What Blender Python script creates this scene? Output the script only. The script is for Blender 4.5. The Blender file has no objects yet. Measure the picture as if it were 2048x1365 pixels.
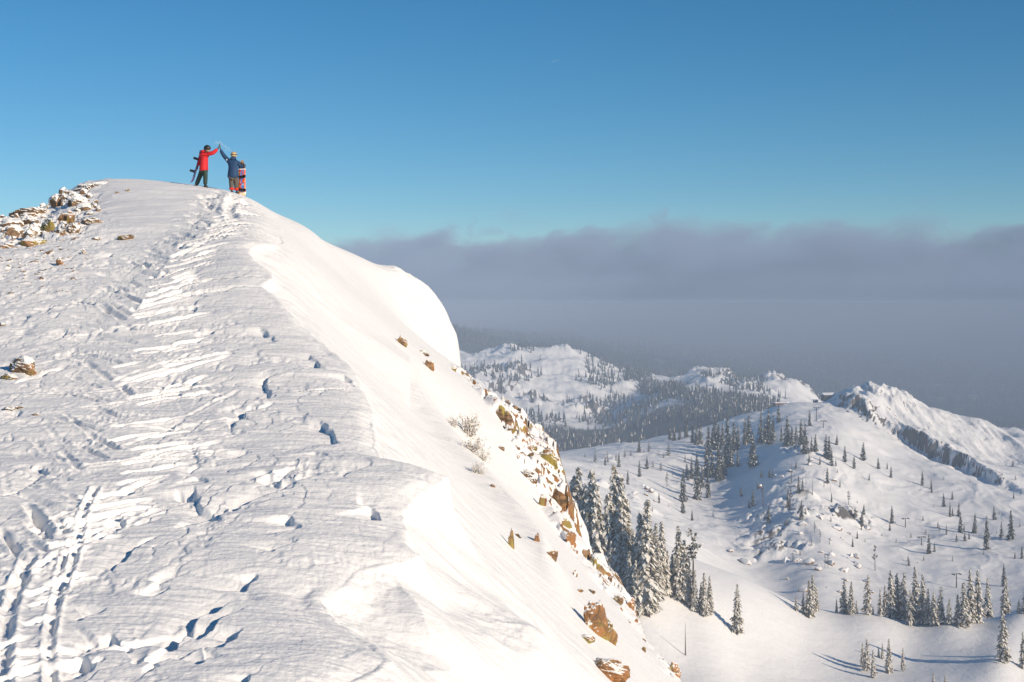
import bpy, bmesh, math, random
import numpy as np
from mathutils import Vector, Matrix

# ------------------------------------------------------------------ camera, sky, sun
sc = bpy.context.scene
COL = sc.collection
F, HU, HV = 2844.0, 1024.0, 610.0          # focal length in px of the 2048 wide frame, horizon row

cam_d = bpy.data.cameras.new('camera'); cam = bpy.data.objects.new('camera', cam_d); COL.objects.link(cam)
cam_d.sensor_width = 36.0; cam_d.lens = 36.0 * F / 2048.0
cam_d.shift_y = -(682.5 - HV) / 2048.0
cam_d.clip_start = 0.1; cam_d.clip_end = 200000.0
cam.location = (0, 0, 0); cam.rotation_euler = (math.radians(90), 0, 0)
sc.camera = cam

SUN_EL, SUN_AZ = math.radians(21.0), math.radians(52.0)    # azimuth: to the right of straight behind the camera
sun_dir = Vector((math.sin(SUN_AZ) * math.cos(SUN_EL), -math.cos(SUN_AZ) * math.cos(SUN_EL), math.sin(SUN_EL)))
sd = bpy.data.lights.new('sun', 'SUN'); sd.energy = 4.8; sd.angle = math.radians(0.5); sd.color = (1.0, 0.845, 0.665)
so = bpy.data.objects.new('sun', sd); COL.objects.link(so); so.rotation_euler = sun_dir.to_track_quat('Z', 'Y').to_euler()

world = bpy.data.worlds.new('World'); sc.world = world; world.use_nodes = True
wn = world.node_tree; bg = wn.nodes['Background']
sky = wn.nodes.new('ShaderNodeTexSky'); sky.sky_type = 'NISHITA'; sky.sun_disc = False
sky.sun_elevation = SUN_EL; sky.sun_rotation = math.atan2(sun_dir.x, sun_dir.y)
sky.altitude = 2500.0; sky.air_density = 1.1; sky.dust_density = 0.1; sky.ozone_density = 4.0
hs = wn.nodes.new('ShaderNodeHueSaturation'); hs.inputs['Saturation'].default_value = 1.22; hs.inputs['Hue'].default_value = 0.492
wn.links.new(sky.outputs[0], hs.inputs['Color']); wn.links.new(hs.outputs[0], bg.inputs[0]); bg.inputs[1].default_value = 0.092

sc.view_settings.view_transform = 'Standard'; sc.view_settings.look = 'None'
sc.view_settings.gamma = 1.0; sc.view_settings.exposure = 0.0
cy = sc.cycles
cy.use_denoising = True; cy.max_bounces = 6; cy.diffuse_bounces = 3; cy.volume_bounces = 0
cy.volume_step_rate = 1.0; cy.volume_max_steps = 96

# ------------------------------------------------------------------ helpers
rng = np.random.RandomState(7)
random.seed(11)

def tag(o, label=None, cat=None, group=None, kind=None):
    if label: o['label'] = label
    if cat: o['category'] = cat
    if group: o['group'] = group
    if kind: o['kind'] = kind
    return o

def empty(name, loc, rz=0.0):
    o = bpy.data.objects.new(name, None); COL.objects.link(o); o.location = loc; o.rotation_euler = (0, 0, rz)
    return o

def link(name, me, mats, parent=None):
    o = bpy.data.objects.new(name, me); COL.objects.link(o)
    for m in (mats if isinstance(mats, (list, tuple)) else [mats]):
        if m.name not in [x.name for x in me.materials if x]: me.materials.append(m)
    if parent: o.parent = parent
    return o

def mesh_np(name, verts, faces, smooth=True, mat_idx=None):
    """verts (n,3), faces: list of arrays (k,3) / (k,4)"""
    me = bpy.data.meshes.new(name)
    if not isinstance(faces, list): faces = [faces]
    tot = np.concatenate([np.full(len(f), f.shape[1], np.int32) for f in faces])
    idx = np.concatenate([f.ravel() for f in faces]).astype(np.int32)
    me.vertices.add(len(verts)); me.vertices.foreach_set('co', np.asarray(verts, np.float32).ravel())
    me.loops.add(len(idx)); me.loops.foreach_set('vertex_index', idx)
    me.polygons.add(len(tot))
    start = np.concatenate([[0], np.cumsum(tot)[:-1]]).astype(np.int32)
    me.polygons.foreach_set('loop_start', start)
    try: me.polygons.foreach_set('loop_total', tot)
    except Exception: pass
    me.polygons.foreach_set('use_smooth', np.full(len(tot), smooth, bool))
    if mat_idx is not None: me.polygons.foreach_set('material_index', np.asarray(mat_idx, np.int32))
    me.update(calc_edges=True); me.validate()
    return me

def ss(a, b, x):
    t = np.clip((x - a) / (b - a), 0, 1); return t * t * (3 - 2 * t)

def _hash(ix, iy, seed):
    h = (ix.astype(np.int64) * 374761393 + iy.astype(np.int64) * 668265263 + seed * 1274126177) & 0xffffffff
    h = ((h ^ (h >> 13)) * 1274126177) & 0xffffffff
    h = ((h ^ (h >> 16)) * 2246822519) & 0xffffffff
    return (h ^ (h >> 15)) & 0xffffffff

def perlin(x, y, seed=0):
    x0 = np.floor(x); y0 = np.floor(y); fx = x - x0; fy = y - y0
    ux = fx * fx * fx * (fx * (fx * 6 - 15) + 10); uy = fy * fy * fy * (fy * (fy * 6 - 15) + 10)
    def g(ix, iy, dx, dy):
        a = _hash(ix, iy, seed).astype(np.float64) * (2 * math.pi / 4294967296.0)
        return np.cos(a) * dx + np.sin(a) * dy
    n00 = g(x0, y0, fx, fy); n10 = g(x0 + 1, y0, fx - 1, fy)
    n01 = g(x0, y0 + 1, fx, fy - 1); n11 = g(x0 + 1, y0 + 1, fx - 1, fy - 1)
    a = n00 + ux * (n10 - n00); b = n01 + ux * (n11 - n01)
    return (a + uy * (b - a)) * 1.5

def fbm(x, y, octv=4, seed=0, gain=0.5, lac=2.03):
    s = 0; a = 1; t = 0
    for i in range(octv):
        s = s + a * perlin(x, y, seed + i * 17); t += a; a *= gain; x = x * lac + 5.3; y = y * lac + 1.7
    return s / t

def ridged(x, y, octv=4, seed=0):
    s = 0; a = 1; t = 0
    for i in range(octv):
        s = s + a * (1 - np.abs(perlin(x, y, seed + i * 13)) * 2); t += a; a *= 0.5; x = x * 2.1 + 3.1; y = y * 2.1 + 7.7
    return s / t

def worley(x, y, seed=0):
    x0 = np.floor(x); y0 = np.floor(y); d1 = np.full(x.shape, 9.0); cid = np.zeros(x.shape); d2 = np.full(x.shape, 9.0)
    for i in (-1, 0, 1):
        for j in (-1, 0, 1):
            h = _hash(x0 + i, y0 + j, seed); h2 = _hash(x0 + i, y0 + j, seed + 91)
            px = x0 + i + h / 4294967296.0; py = y0 + j + h2 / 4294967296.0
            d = np.hypot(px - x, py - y); nearer = d < d1
            d2 = np.where(nearer, d1, np.minimum(d2, d)); cid = np.where(nearer, ((h ^ h2) & 0xffff) / 65535.0, cid); d1 = np.minimum(d1, d)
    return d1, d2, cid

def blur(a, n):
    for _ in range(n):
        b = a.copy(); b[1:-1] = 0.25 * a[:-2] + 0.5 * a[1:-1] + 0.25 * a[2:]; a = b
        b = a.copy(); b[:, 1:-1] = 0.25 * a[:, :-2] + 0.5 * a[:, 1:-1] + 0.25 * a[:, 2:]; a = b
    return a

class RBF:
    """smooth interpolation of v over (u, ln Y) through measured points"""
    def __init__(s, pts, su, sy, c=0.06, lam=2e-3):
        p = np.array(pts, float); s.su, s.sy, s.c = su, sy, c
        s.p = np.stack([p[:, 0] / su, np.log(p[:, 2]) * sy], 1); v = p[:, 1]
        n = len(p); D = np.sqrt(((s.p[:, None] - s.p[None]) ** 2).sum(-1) + c * c)
        A = np.zeros((n + 3, n + 3)); A[:n, :n] = D - lam * np.eye(n); A[:n, n] = 1; A[:n, n + 1:] = s.p; A[n:, :n] = A[:n, n:].T
        s.w = np.linalg.solve(A, np.concatenate([v, np.zeros(3)]))
    def __call__(s, u, Y):
        sh = np.broadcast(u, Y).shape; a = (np.broadcast_to(u, sh) / s.su).ravel(); b = (np.log(np.broadcast_to(Y, sh)) * s.sy).ravel()
        out = s.w[-3] + s.w[-2] * a + s.w[-1] * b
        for (pa, pb), w in zip(s.p, s.w): out = out + w * np.sqrt((a - pa) ** 2 + (b - pb) ** 2 + s.c ** 2)
        return out.reshape(sh)

def grid_eval(fn, us, Ys, nu=260, ny=260, bl=2):
    """evaluate on a coarser grid and interpolate linearly (then smoothed) to the full one"""
    iu = np.interp(np.linspace(0, 1, nu), np.linspace(0, 1, len(us)), np.arange(len(us)))
    iy = np.interp(np.linspace(0, 1, ny), np.linspace(0, 1, len(Ys)), np.arange(len(Ys)))
    cu = np.interp(iu, np.arange(len(us)), us); cY = np.interp(iy, np.arange(len(Ys)), Ys)
    g = blur(fn(cu[None, :], cY[:, None]), bl)
    g1 = np.stack([np.interp(np.arange(len(us)), iu, r) for r in g])
    k = np.interp(np.arange(len(Ys)), iy, np.arange(ny)); k0 = np.clip(k.astype(int), 0, ny - 2); f = (k - k0)[:, None]
    return g1[k0] * (1 - f) + g1[k0 + 1] * f

class Sheet:
    """a ground sheet on a fan of rays: every vertex at its own real distance"""
    def __init__(s, us, Ys): s.us = us; s.Ys = Ys; s.U, s.Y = np.meshgrid(us, Ys); s.X = (s.U - HU) / F * s.Y
    def set_v(s, v): s.Z = (HV - v) / F * s.Y
    def v(s): return HV - s.Z * F / s.Y
    def build(s, name, mat, attrs=None):
        ny, nu = s.U.shape
        me = mesh_np(name, np.stack([s.X, s.Y, s.Z], -1).reshape(-1, 3), s.quads(ny, nu))
        for k, a in (attrs or {}).items():
            at = me.attributes.new(k, 'FLOAT', 'POINT'); at.data.foreach_set('value', np.asarray(a, np.float32).ravel())
        o = link(name, me, mat); tag(o, kind='structure'); return o
    def quads(s, ny, nu):
        i = (np.arange(ny - 1)[:, None] * nu + np.arange(nu - 1)[None]).ravel()
        return np.stack([i, i + 1, i + nu + 1, i + nu], 1)
    def z_at(s, u, Y):
        a = np.interp(u, s.us, np.arange(len(s.us))); b = np.interp(Y, s.Ys, np.arange(len(s.Ys)))
        i = min(int(a), len(s.us) - 2); j = min(int(b), len(s.Ys) - 2); fa, fb = a - i, b - j; Z = s.Z
        return (Z[j, i] * (1 - fa) + Z[j, i + 1] * fa) * (1 - fb) + (Z[j + 1, i] * (1 - fa) + Z[j + 1, i + 1] * fa) * fb
    def z_xy(s, x, y): return s.z_at(HU + x * F / y, y)
    def point(s, u, Y): return Vector(((u - HU) / F * Y, Y, s.z_at(u, Y)))
    def hit(s, u, v, y0=0.0):
        """first point of the sheet met by the sight line through (u, v) beyond distance y0"""
        a = np.interp(u, s.us, np.arange(len(s.us))); i = min(int(a), len(s.us) - 2); fa = a - i
        z = s.Z[:, i] * (1 - fa) + s.Z[:, i + 1] * fa; vv = HV - z * F / s.Ys
        k = np.where((vv <= v) & (s.Ys > y0))[0]
        j = k[0] if len(k) else int(np.argmin(np.where(s.Ys > y0, vv, 1e9)))
        Y = s.Ys[j]
        if j > 0 and len(k) and vv[j - 1] > v: Y = s.Ys[j - 1] + (s.Ys[j] - s.Ys[j - 1]) * (vv[j - 1] - v) / (vv[j - 1] - vv[j])
        return Vector(((u - HU) / F * Y, Y, s.z_at(u, Y)))

# ------------------------------------------------------------------ material helpers
class NT:
    def __init__(s, name):
        s.m = bpy.data.materials.new(name); s.m.use_nodes = True; s.t = s.m.node_tree; s.n = s.t.nodes
        s.bsdf = s.n['Principled BSDF']; s.out = s.n['Material Output']
    def new(s, t, **k):
        n = s.n.new(t)
        for a, b in k.items(): setattr(n, a, b)
        return n
    def put(s, sock, val):
        if isinstance(val, bpy.types.NodeSocket): s.t.links.new(val, sock)
        else: sock.default_value = val
    def math(s, op, a, b=None, clamp=False):
        n = s.new('ShaderNodeMath', operation=op, use_clamp=clamp); s.put(n.inputs[0], a)
        if b is not None: s.put(n.inputs[1], b)
        return n.outputs[0]
    def mix(s, f, a, b):
        n = s.new('ShaderNodeMix', data_type='RGBA'); s.put(n.inputs[0], f); s.put(n.inputs[6], a); s.put(n.inputs[7], b); return n.outputs[2]
    def noise(s, scale, detail=4, rough=0.55, vec=None, dist=0.0):
        n = s.new('ShaderNodeTexNoise'); n.inputs['Scale'].default_value = scale; n.inputs['Detail'].default_value = detail
        n.inputs['Roughness'].default_value = rough; n.inputs['Distortion'].default_value = dist
        if vec is not None: s.t.links.new(vec, n.inputs['Vector'])
        return n.outputs['Fac']
    def voro(s, scale, vec=None, feature='F1'):
        n = s.new('ShaderNodeTexVoronoi', feature=feature); n.inputs['Scale'].default_value = scale
        if vec is not None: s.t.links.new(vec, n.inputs['Vector'])
        return n.outputs['Distance']
    def ramp(s, f, a, b):
        n = s.new('ShaderNodeMapRange', interpolation_type='SMOOTHSTEP'); s.put(n.inputs[0], f); n.inputs[1].default_value = a; n.inputs[2].default_value = b; return n.outputs[0]
    def bump(s, h, strength, dist, normal=None):
        n = s.new('ShaderNodeBump'); n.inputs['Strength'].default_value = strength; n.inputs['Distance'].default_value = dist
        s.put(n.inputs['Height'], h)
        if normal is not None: s.t.links.new(normal, n.inputs['Normal'])
        return n.outputs[0]
    def pos(s): return s.new('ShaderNodeNewGeometry').outputs['Position']
    def obj(s): return s.new('ShaderNodeTexCoord').outputs['Object']
    def stretch(s, vec, sx, sy, sz):
        n = s.new('ShaderNodeMapping'); n.inputs['Scale'].default_value = (sx, sy, sz); s.t.links.new(vec, n.inputs[0]); return n.outputs[0]
    def nz(s):
        g = s.new('ShaderNodeNewGeometry'); x = s.new('ShaderNodeSeparateXYZ'); s.t.links.new(g.outputs['Normal'], x.inputs[0]); return x.outputs[2]
    def attr(s, name):
        n = s.new('ShaderNodeAttribute', attribute_name=name); return n.outputs['Fac']
    def base(s, c, rough=0.8, normal=None):
        s.put(s.bsdf.inputs['Base Color'], c); s.bsdf.inputs['Roughness'].default_value = rough
        if normal is not None: s.t.links.new(normal, s.bsdf.inputs['Normal'])
        return s.m

def flat(name, c, rough=0.7, grain=0.12, scale=30.0):
    t = NT(name); c = tuple(c) + ((1,) if len(c) == 3 else ())
    n = t.noise(scale, 3, vec=t.obj())
    d = tuple(x * (1 - grain) for x in c[:3]) + (1,)
    return t.base(t.mix(n, d, c), rough)

SNOW = (0.90, 0.89, 0.875, 1)

def rock_colour(t, vec, lichen=0.5, scale=1.0):
    n1 = t.noise(1.3 * scale, 5, 0.6, vec); n2 = t.noise(5.0 * scale, 5, 0.65, vec); n3 = t.noise(2.1 * scale, 4, 0.6, vec, 0.4)
    n4 = t.noise(2.4 * scale, 5, 0.7, t.stretch(vec, 0.5, 0.5, 2.6), 0.3)
    c = t.mix(t.ramp(n4, 0.33, 0.64), (0.05, 0.035, 0.025, 1), (0.33, 0.21, 0.12, 1))
    c = t.mix(t.math('MULTIPLY', t.ramp(n1, 0.42, 0.62), lichen), c, (0.38, 0.175, 0.065, 1))
    c = t.mix(t.math('MULTIPLY', t.ramp(n3, 0.52, 0.66), lichen), c, (0.35, 0.28, 0.08, 1))
    return t.mix(t.math('MULTIPLY', t.ramp(n2, 0.30, 0.42), -1.0), c, c)

def m_ridge_snow():
    t = NT('ridge_snow'); p = t.pos()
    g1 = t.noise(2.2, 5, 0.6, t.stretch(p, 1, 2.6, 1)); g2 = t.noise(16, 3, 0.6, p); g3 = t.noise(60, 2, 0.6, t.stretch(p, 1, 1.8, 1))
    b = t.bump(g1, 0.38, 0.10); b = t.bump(g2, 0.40, 0.02, b); b = t.bump(g3, 0.35, 0.006, b)
    rk = t.attr('rock')
    c = t.mix(t.ramp(rk, 0.40, 0.60), t.mix(t.noise(0.7, 3, vec=p), (0.88, 0.87, 0.86, 1), SNOW), rock_colour(t, p, 0.95))
    m = t.base(c, 0.65, b); t.bsdf.inputs['Specular IOR Level'].default_value = 0.25
    return m

def m_valley_snow():
    t = NT('valley_snow'); p = t.pos()
    g1 = t.noise(0.02, 6, 0.62, p); g2 = t.noise(0.13, 5, 0.65, p)
    b = t.bump(g1, 0.14, 9.0); b = t.bump(g2, 0.40, 1.2, b)
    rk = t.attr('rock'); fo = t.attr('forest')
    n = t.noise(0.06, 5, 0.7, p); stone = t.mix(n, (0.07, 0.065, 0.06, 1), (0.24, 0.21, 0.18, 1))
    c = t.mix(t.ramp(rk, 0.40, 0.62), SNOW, stone)
    fm = t.noise(0.012, 6, 0.75, p)
    c = t.mix(t.math('MULTIPLY', t.ramp(t.math('ADD', fm, t.math('MULTIPLY', fo, 0.6)), 0.72, 0.98), t.ramp(fo, 0.05, 0.4)), c, (0.045, 0.06, 0.065, 1))
    m = t.base(c, 0.75, b); t.bsdf.inputs['Specular IOR Level'].default_value = 0.2
    return m

# ------------------------------------------------------------------ the near ridge
PM_Y = np.array([4.5, 6, 9, 12, 14, 16.5, 20.5, 27, 34, 44])
PM_V = np.array([2000, 1930, 1747, 1510, 1365, 1200, 1000, 800, 650, 500])
def vP(Y): return np.interp(np.log(Y), np.log(PM_Y), PM_V)
P = []
for Y, v in zip(PM_Y, PM_V):
    for u in (-900, -400, 0, 300, 600, 900, 1200):
        P.append((u, v + (12 if u >= 900 else 0) + (10 if u < -200 else 0), Y))
KN = [(0, 478, 48), (200, 455, 48), (300, 452, 48), (420, 450, 48), (520, 452, 48), (-400, 500, 50),
      (-200, 470, 52), (0, 455, 52), (150, 432, 52), (250, 418, 52), (350, 415, 52), (450, 422, 52), (520, 432, 52),
      (0, 443, 56), (100, 425, 56), (180, 395, 56), (250, 385, 56), (330, 384, 56), (420, 390, 56), (480, 400, 56), (540, 432, 56),
      (-200, 455, 60), (0, 441, 60), (80, 428, 60), (150, 380, 60), (245, 362, 60), (300, 364, 60), (400, 374, 60), (455, 384, 60), (490, 394, 60), (560, 436, 60),
      (150, 376, 62.5), (245, 357, 62.5), (300, 360, 62.5), (400, 371, 62.5), (470, 386, 62.5), (490, 393, 62.5), (560, 432, 62.5), (615, 456, 62.5),
      (0, 480, 66), (150, 392, 66), (245, 374, 66), (300, 377, 66), (400, 388, 66), (490, 402, 66), (560, 435, 66), (650, 484, 66),
      (-400, 650, 75), (0, 580, 75), (250, 480, 75), (400, 480, 75), (500, 485, 75), (600, 500, 75), (700, 520, 75)]
DOME = [(700, 509, 69), (740, 531, 70), (760, 542, 71), (800, 567, 73), (860, 603, 76), (885, 630, 77), (910, 664, 77), (925, 708, 77), (934, 750, 77),
        (700, 540, 66), (760, 585, 66), (760, 560, 69), (800, 640, 66), (850, 700, 66), (800, 620, 69), (850, 690, 70), (900, 735, 70), (925, 760, 70),
        (820, 590, 72.5), (850, 640, 73), (880, 680, 74), (905, 715, 75),
        (500, 600, 95), (700, 660, 95), (860, 760, 95), (932, 950, 95), (1100, 1150, 95), (500, 900, 160), (900, 1200, 160), (1300, 1700, 160), (0, 900, 160), (2200, 1900, 160)]
KNOTS = [(14, 740, 0.95), (17.5, 745, 0.95), (20, 760, 0.95), (25, 740, 0.95), (31, 670, 0.92), (38, 580, 0.9), (43, 553, 0.86), (46, 550, 0.82), (49, 540, 0.80), (55, 525, 0.80), (58, 512, 0.80)]
VREF = {46: 480, 49: 448, 55: 420, 58: 400}
FP = []
for Y, ur, k in KNOTS:
    v0 = VREF.get(Y, float(vP(Y)) + 25)
    for du in (40, 150, 300, 420, 560, 760, 1100, 1700):
        bow = 14 * math.sin(min(du, 560) / 560 * math.pi)          # slightly hollow face
        FP.append((ur + du, v0 + k * du + bow, Y))
for u in (950, 1000, 1100, 1250, 1400, 1700, 2200):
    FP += [(u, 400 + 0.8 * (u - 512) + 10, 66), (u, 400 + 0.8 * (u - 512) + 30, 77)]
LATE = [p for p in FP if p[2] >= 46] + DOME
rbP = RBF(P + KN + LATE, 1000.0, 1.3)
rbF = RBF([p for p in FP if p[2] < 46] + KN + LATE, 1000.0, 1.3)

us = np.concatenate([np.linspace(-900, -70, 40)[:-1], np.arange(-70, 1480, 1.5), np.linspace(1480, 2300, 40)])
vrow = np.arange(1440, 352, -1.1)
def Yrow(v):
    yy = np.concatenate([PM_Y, [50, 56, 62.5]]); vv = np.concatenate([PM_V, [440, 395, 352]])
    return np.exp(np.interp(-v, -vv, np.log(yy)))
Yr = Yrow(vrow); Yr = np.concatenate([np.linspace(4.5, Yr[0], 40)[:-1], Yr, np.linspace(Yr[-1], 80, 150)[1:], np.linspace(80, 160, 30)[1:]])
ridge = Sheet(us, Yr); U, Y, X = ridge.U, ridge.Y, ridge.X

EY = np.array([9, 12.5, 13.6, 14.4, 15.15, 15.5, 16.3, 17.0, 17.6, 18.2, 18.75, 19.1, 19.9, 20.5, 21.2, 22.0, 22.5, 23.0, 23.5, 24.2, 25.5, 27, 29, 31, 34, 36.5, 38, 38.7, 39.6, 41, 43, 44.5, 46, 48, 51, 56, 64])
EU = np.array([560, 610, 640, 690, 770, 745, 660, 636, 690, 720, 842, 815, 806, 800, 822, 872, 892, 840, 760, 746, 744, 742, 722, 700, 612, 560, 522, 546, 540, 505, 497, 530, 556, 560, 560, 560, 565])
uE = np.interp(Y, EY, EU) + 5 * perlin(np.log(Y) * 22, Y * 0, 5) + 3.5 * perlin(np.log(Y) * 75, Y * 0, 6)
dE = (U - uE) * Y / F                                              # metres right of the cornice edge
zP = (HV - grid_eval(rbP, us, Yr)) / F * Y
zF = (HV - grid_eval(rbF, us, Yr)) / F * Y
fade = 1 - ss(43.0, 48.0, Y)
xEr = (uE[:, 0] - HU) / F * Yr; zEr = np.array([np.interp(uE[j, 0], us, zP[j]) for j in range(len(Yr))])
kx = np.interp(np.linspace(0, len(Yr) - 1, 900), np.arange(len(Yr)), xEr); ky = np.interp(np.linspace(0, len(Yr) - 1, 900), np.arange(len(Yr)), Yr); kz = np.interp(np.linspace(0, len(Yr) - 1, 900), np.arange(len(Yr)), zEr)
keep = ky < 52; kx, ky, kz = kx[keep].astype(np.float32), ky[keep].astype(np.float32), kz[keep]
dS = np.abs(dE).copy(); zN = np.broadcast_to(zEr[:, None], Y.shape).copy()
sel = np.argwhere((np.abs(dE) < 5.0) & (Y < 50))
for c in range(0, len(sel), 20000):
    j, i = sel[c:c + 20000].T; D = (X[j, i].astype(np.float32)[:, None] - kx) ** 2 + (Y[j, i].astype(np.float32)[:, None] - ky) ** 2
    m = D.argmin(1); dS[j, i] = np.sqrt(D[np.arange(len(m)), m]); zN[j, i] = kz[m]
dE = np.sign(dE) * np.minimum(dS, np.abs(dE)) + 0.05 * fbm(X * 5, Y * 5, 3, 14); zN = blur(zN, 40)
lipdrop = 0.34 + 0.22 * perlin(np.log(Y) * 9, Y * 0, 9)
zFe = zF * (1 - fade) + fade * np.minimum(zF, zN - lipdrop - 0.42 * np.maximum(dE, 0))
# silhouette of the rocky rib: behind it the ground falls away
ysil = np.interp(U, [900, 932, 1000, 1080, 1110, 1130, 1140, 1180, 1240, 1265, 1282, 1310, 1370, 1600, 2300], [90, 59, 55, 51, 49, 46.2, 43.2, 40.8, 40, 38.8, 36.5, 33, 31, 29, 26])
ysil = ysil * (1 + 0.018 * fbm(U / 45, U * 0, 3, 31))
over = np.log(np.maximum(Y / ysil, 1.0))
zFe = zFe - (1000 * over ** 1.1) / F * Y * ss(905, 945, U)
# two swells running down the face, each rolling over to a crisp far edge
yA = np.interp(U, [820, 1600], [18.5, 20.7]); yA1 = np.polyval(np.polyfit([840, 870, 930, 990, 1050, 1120], [42.5, 41.5, 39.2, 36.0, 33.5, 31], 2), np.clip(U, 820, 1200))
def swell_at(y0, amp, rise, fall): return amp * np.where(Y < y0, np.exp(-((Y - y0) / rise) ** 2), np.maximum(0, 1 - (Y - y0) / fall))
zFe = zFe + swell_at(yA, 0.85, 1.5, 2.4) * ss(0.3, 1.8, dE) + swell_at(yA1, 0.6, 3.0, 2.6) * ss(1.5, 5.0, dE) * ss(1150, 1080, U)
t = ss(-0.02, 0.13, dE)
scal = 0.75 + 0.25 * perlin(X * 1.6, Y * 1.6, 12)
wl = fade * (0.36 * np.exp(-np.maximum(dE, 0) / 0.20) + 0.42 * np.exp(-np.maximum(dE, 0) / 1.2)) * scal
zFw = zFe + np.maximum(zN - zFe, 0) * wl
z = zP * (1 - t) + zFw * t
z = z - fade * (1 - t) * 0.16 * np.exp(np.minimum(dE, 0) / 0.35)            # the lip sags

CB_Y = np.array([10, 12, 14, 16, 18, 20, 23, 27, 31, 36, 42, 48, 54, 60]); CB_U = np.array([-260, -170, -60, 15, 85, 150, 215, 240, 250, 280, 345, 420, 450, 455])
CB_W = np.array([0.6, 0.6, 0.65, 0.75, 0.9, 1.1, 1.6, 2.2, 2.4, 2.3, 2.0, 1.5, 1.2, 0.9])
# ---- wind crust, steps, tracks on the plateau
plat = 1 - ss(-0.25, 0.0, dE)
plat = plat * (1 - ss(60, 63, Y))
knoll = ss(45, 49, Y) * ss(160, 230, U) * (1 - ss(400, 470, U))               # the smooth drift on the summit
flatm = plat * (1 - 0.85 * knoll)
wx, wy = X, Y
swell = 0.10 * fbm(wx * 0.22, wy * 0.45, 3, 41) + 0.035 * fbm(wx * 0.5 + 0.2 * wy, wy * 1.6, 3, 43)
# sawtooth steps: rise gently towards the left, then break off
warp = 1.7 * fbm(wx * 0.42, wy * 0.30, 3, 51, 0.4) + 0.24 * fbm(wx * 1.8, wy * 1.1, 3, 53, 0.4) + 0.04 * fbm(wx * 8, wy * 5, 2, 55)
ph = (wx - 0.42 * wy) / 2.3 + warp * 0.75
fr = ph - np.floor(ph)
saw = -np.where(fr > 0.05, ((fr - 0.05) / 0.95) ** 3.0, 1 - fr / 0.05)
patch = ss(-0.02, 0.10, fbm(wx * 0.55 + 3, wy * 0.40, 4, 57)) 
gpx = np.gradient(ph, axis=1) / np.maximum(np.gradient(wx, axis=1), 1e-6); gpy = np.gradient(ph, axis=0) / np.gradient(wy, axis=0) - gpx * (U - HU) / F
sideways = ss(0.05, 0.25, gpx) * ss(2.2, 1.1, np.abs(gpy) / np.maximum(gpx, 0.02))
calm = 1 - np.exp(-((X + 4.5) ** 2 + ((Y - 16.2) * 0.7) ** 2) / 1.2)
near = calm * np.interp(Y, [13, 16, 20, 30, 45, 60], [0.5, 0.6, 0.75, 0.7, 0.5, 0.4]) * ss(0.75, 0.35, np.exp(-((X - (np.interp(Y, CB_Y, CB_U) - HU) / F * Y) / 1.0) ** 2))
step = 0.15 * near * patch * saw * blur(sideways, 6)
ph2 = (wx + 0.15 * wy) / 0.9 + 1.4 * fbm(wx * 0.9, wy * 0.8, 3, 61, 0.4) + 0.14 * fbm(wx * 5, wy * 3, 3, 63)
fr2 = ph2 - np.floor(ph2); saw2 = -np.where(fr2 > 0.08, ((fr2 - 0.08) / 0.92) ** 2.5, 1 - fr2 / 0.08)
patch2 = ss(0.0, 0.16, fbm(wx * 0.8 - 7, wy * 0.55, 4, 65))
step2 = 0.04 * near * patch2 * saw2
ph3 = (wx - 0.25 * wy) / 0.38 + 1.3 * fbm(wx * 1.8, wy * 1.1, 3, 66, 0.4) + 0.1 * fbm(wx * 12, wy * 6, 2, 67)
fr3 = ph3 - np.floor(ph3); step3 = 0.030 * near * ss(0.0, 0.12, fbm(wx * 1.3 + 9, wy * 0.9, 4, 68)) * -np.where(fr3 > 0.1, ((fr3 - 0.1) / 0.9) ** 2, 1 - fr3 / 0.1)
ripple = 0.014 * fbm(wx * 1.1 + 0.5 * wy, wy * 6.5 - wx, 4, 71) + 0.006 * fbm(wx * 12, wy * 12, 3, 73)
smooth_right = ss(-2.6, -0.4, dE) * ss(13, 15, Y)                             # smoother strip along the lip
z = z + plat * swell + flatm * (1 - 0.8 * smooth_right) * (step + step2 + step3) + flatm * ripple

# trampled band with herringbone ski marks
cbx = (np.interp(Y, CB_Y, CB_U) - HU) / F * Y; cbw = np.interp(Y, CB_Y, CB_W)
band = np.exp(-((X - cbx) / cbw) ** 2 * 1.1) * plat * np.interp(Y, [12, 15, 48, 58, 63], [0.9, 1, 1, 0.5, 0])
w1, w2, wc = worley(wx * 5.0, wy * 3.4, 81)
v1, v2, vc = worley(wx * 11, wy * 7, 82)
lumps = (ss(0.45, 0.15, w1) * (wc - 0.45)) * 0.11 + ss(0.5, 0.2, v1) * (vc - 0.3) * 0.085 + 0.05 * fbm(wx * 3, wy * 3, 3, 83)
z = z + ss(0.25, 0.75, band + 0.25 * fbm(wx * 1.2, wy * 1.2, 3, 87)) * lumps * (0.10 + 0.24 * ss(0.0, 0.4, fbm(wx * 0.9, wy * 0.6, 3, 88)))

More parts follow.
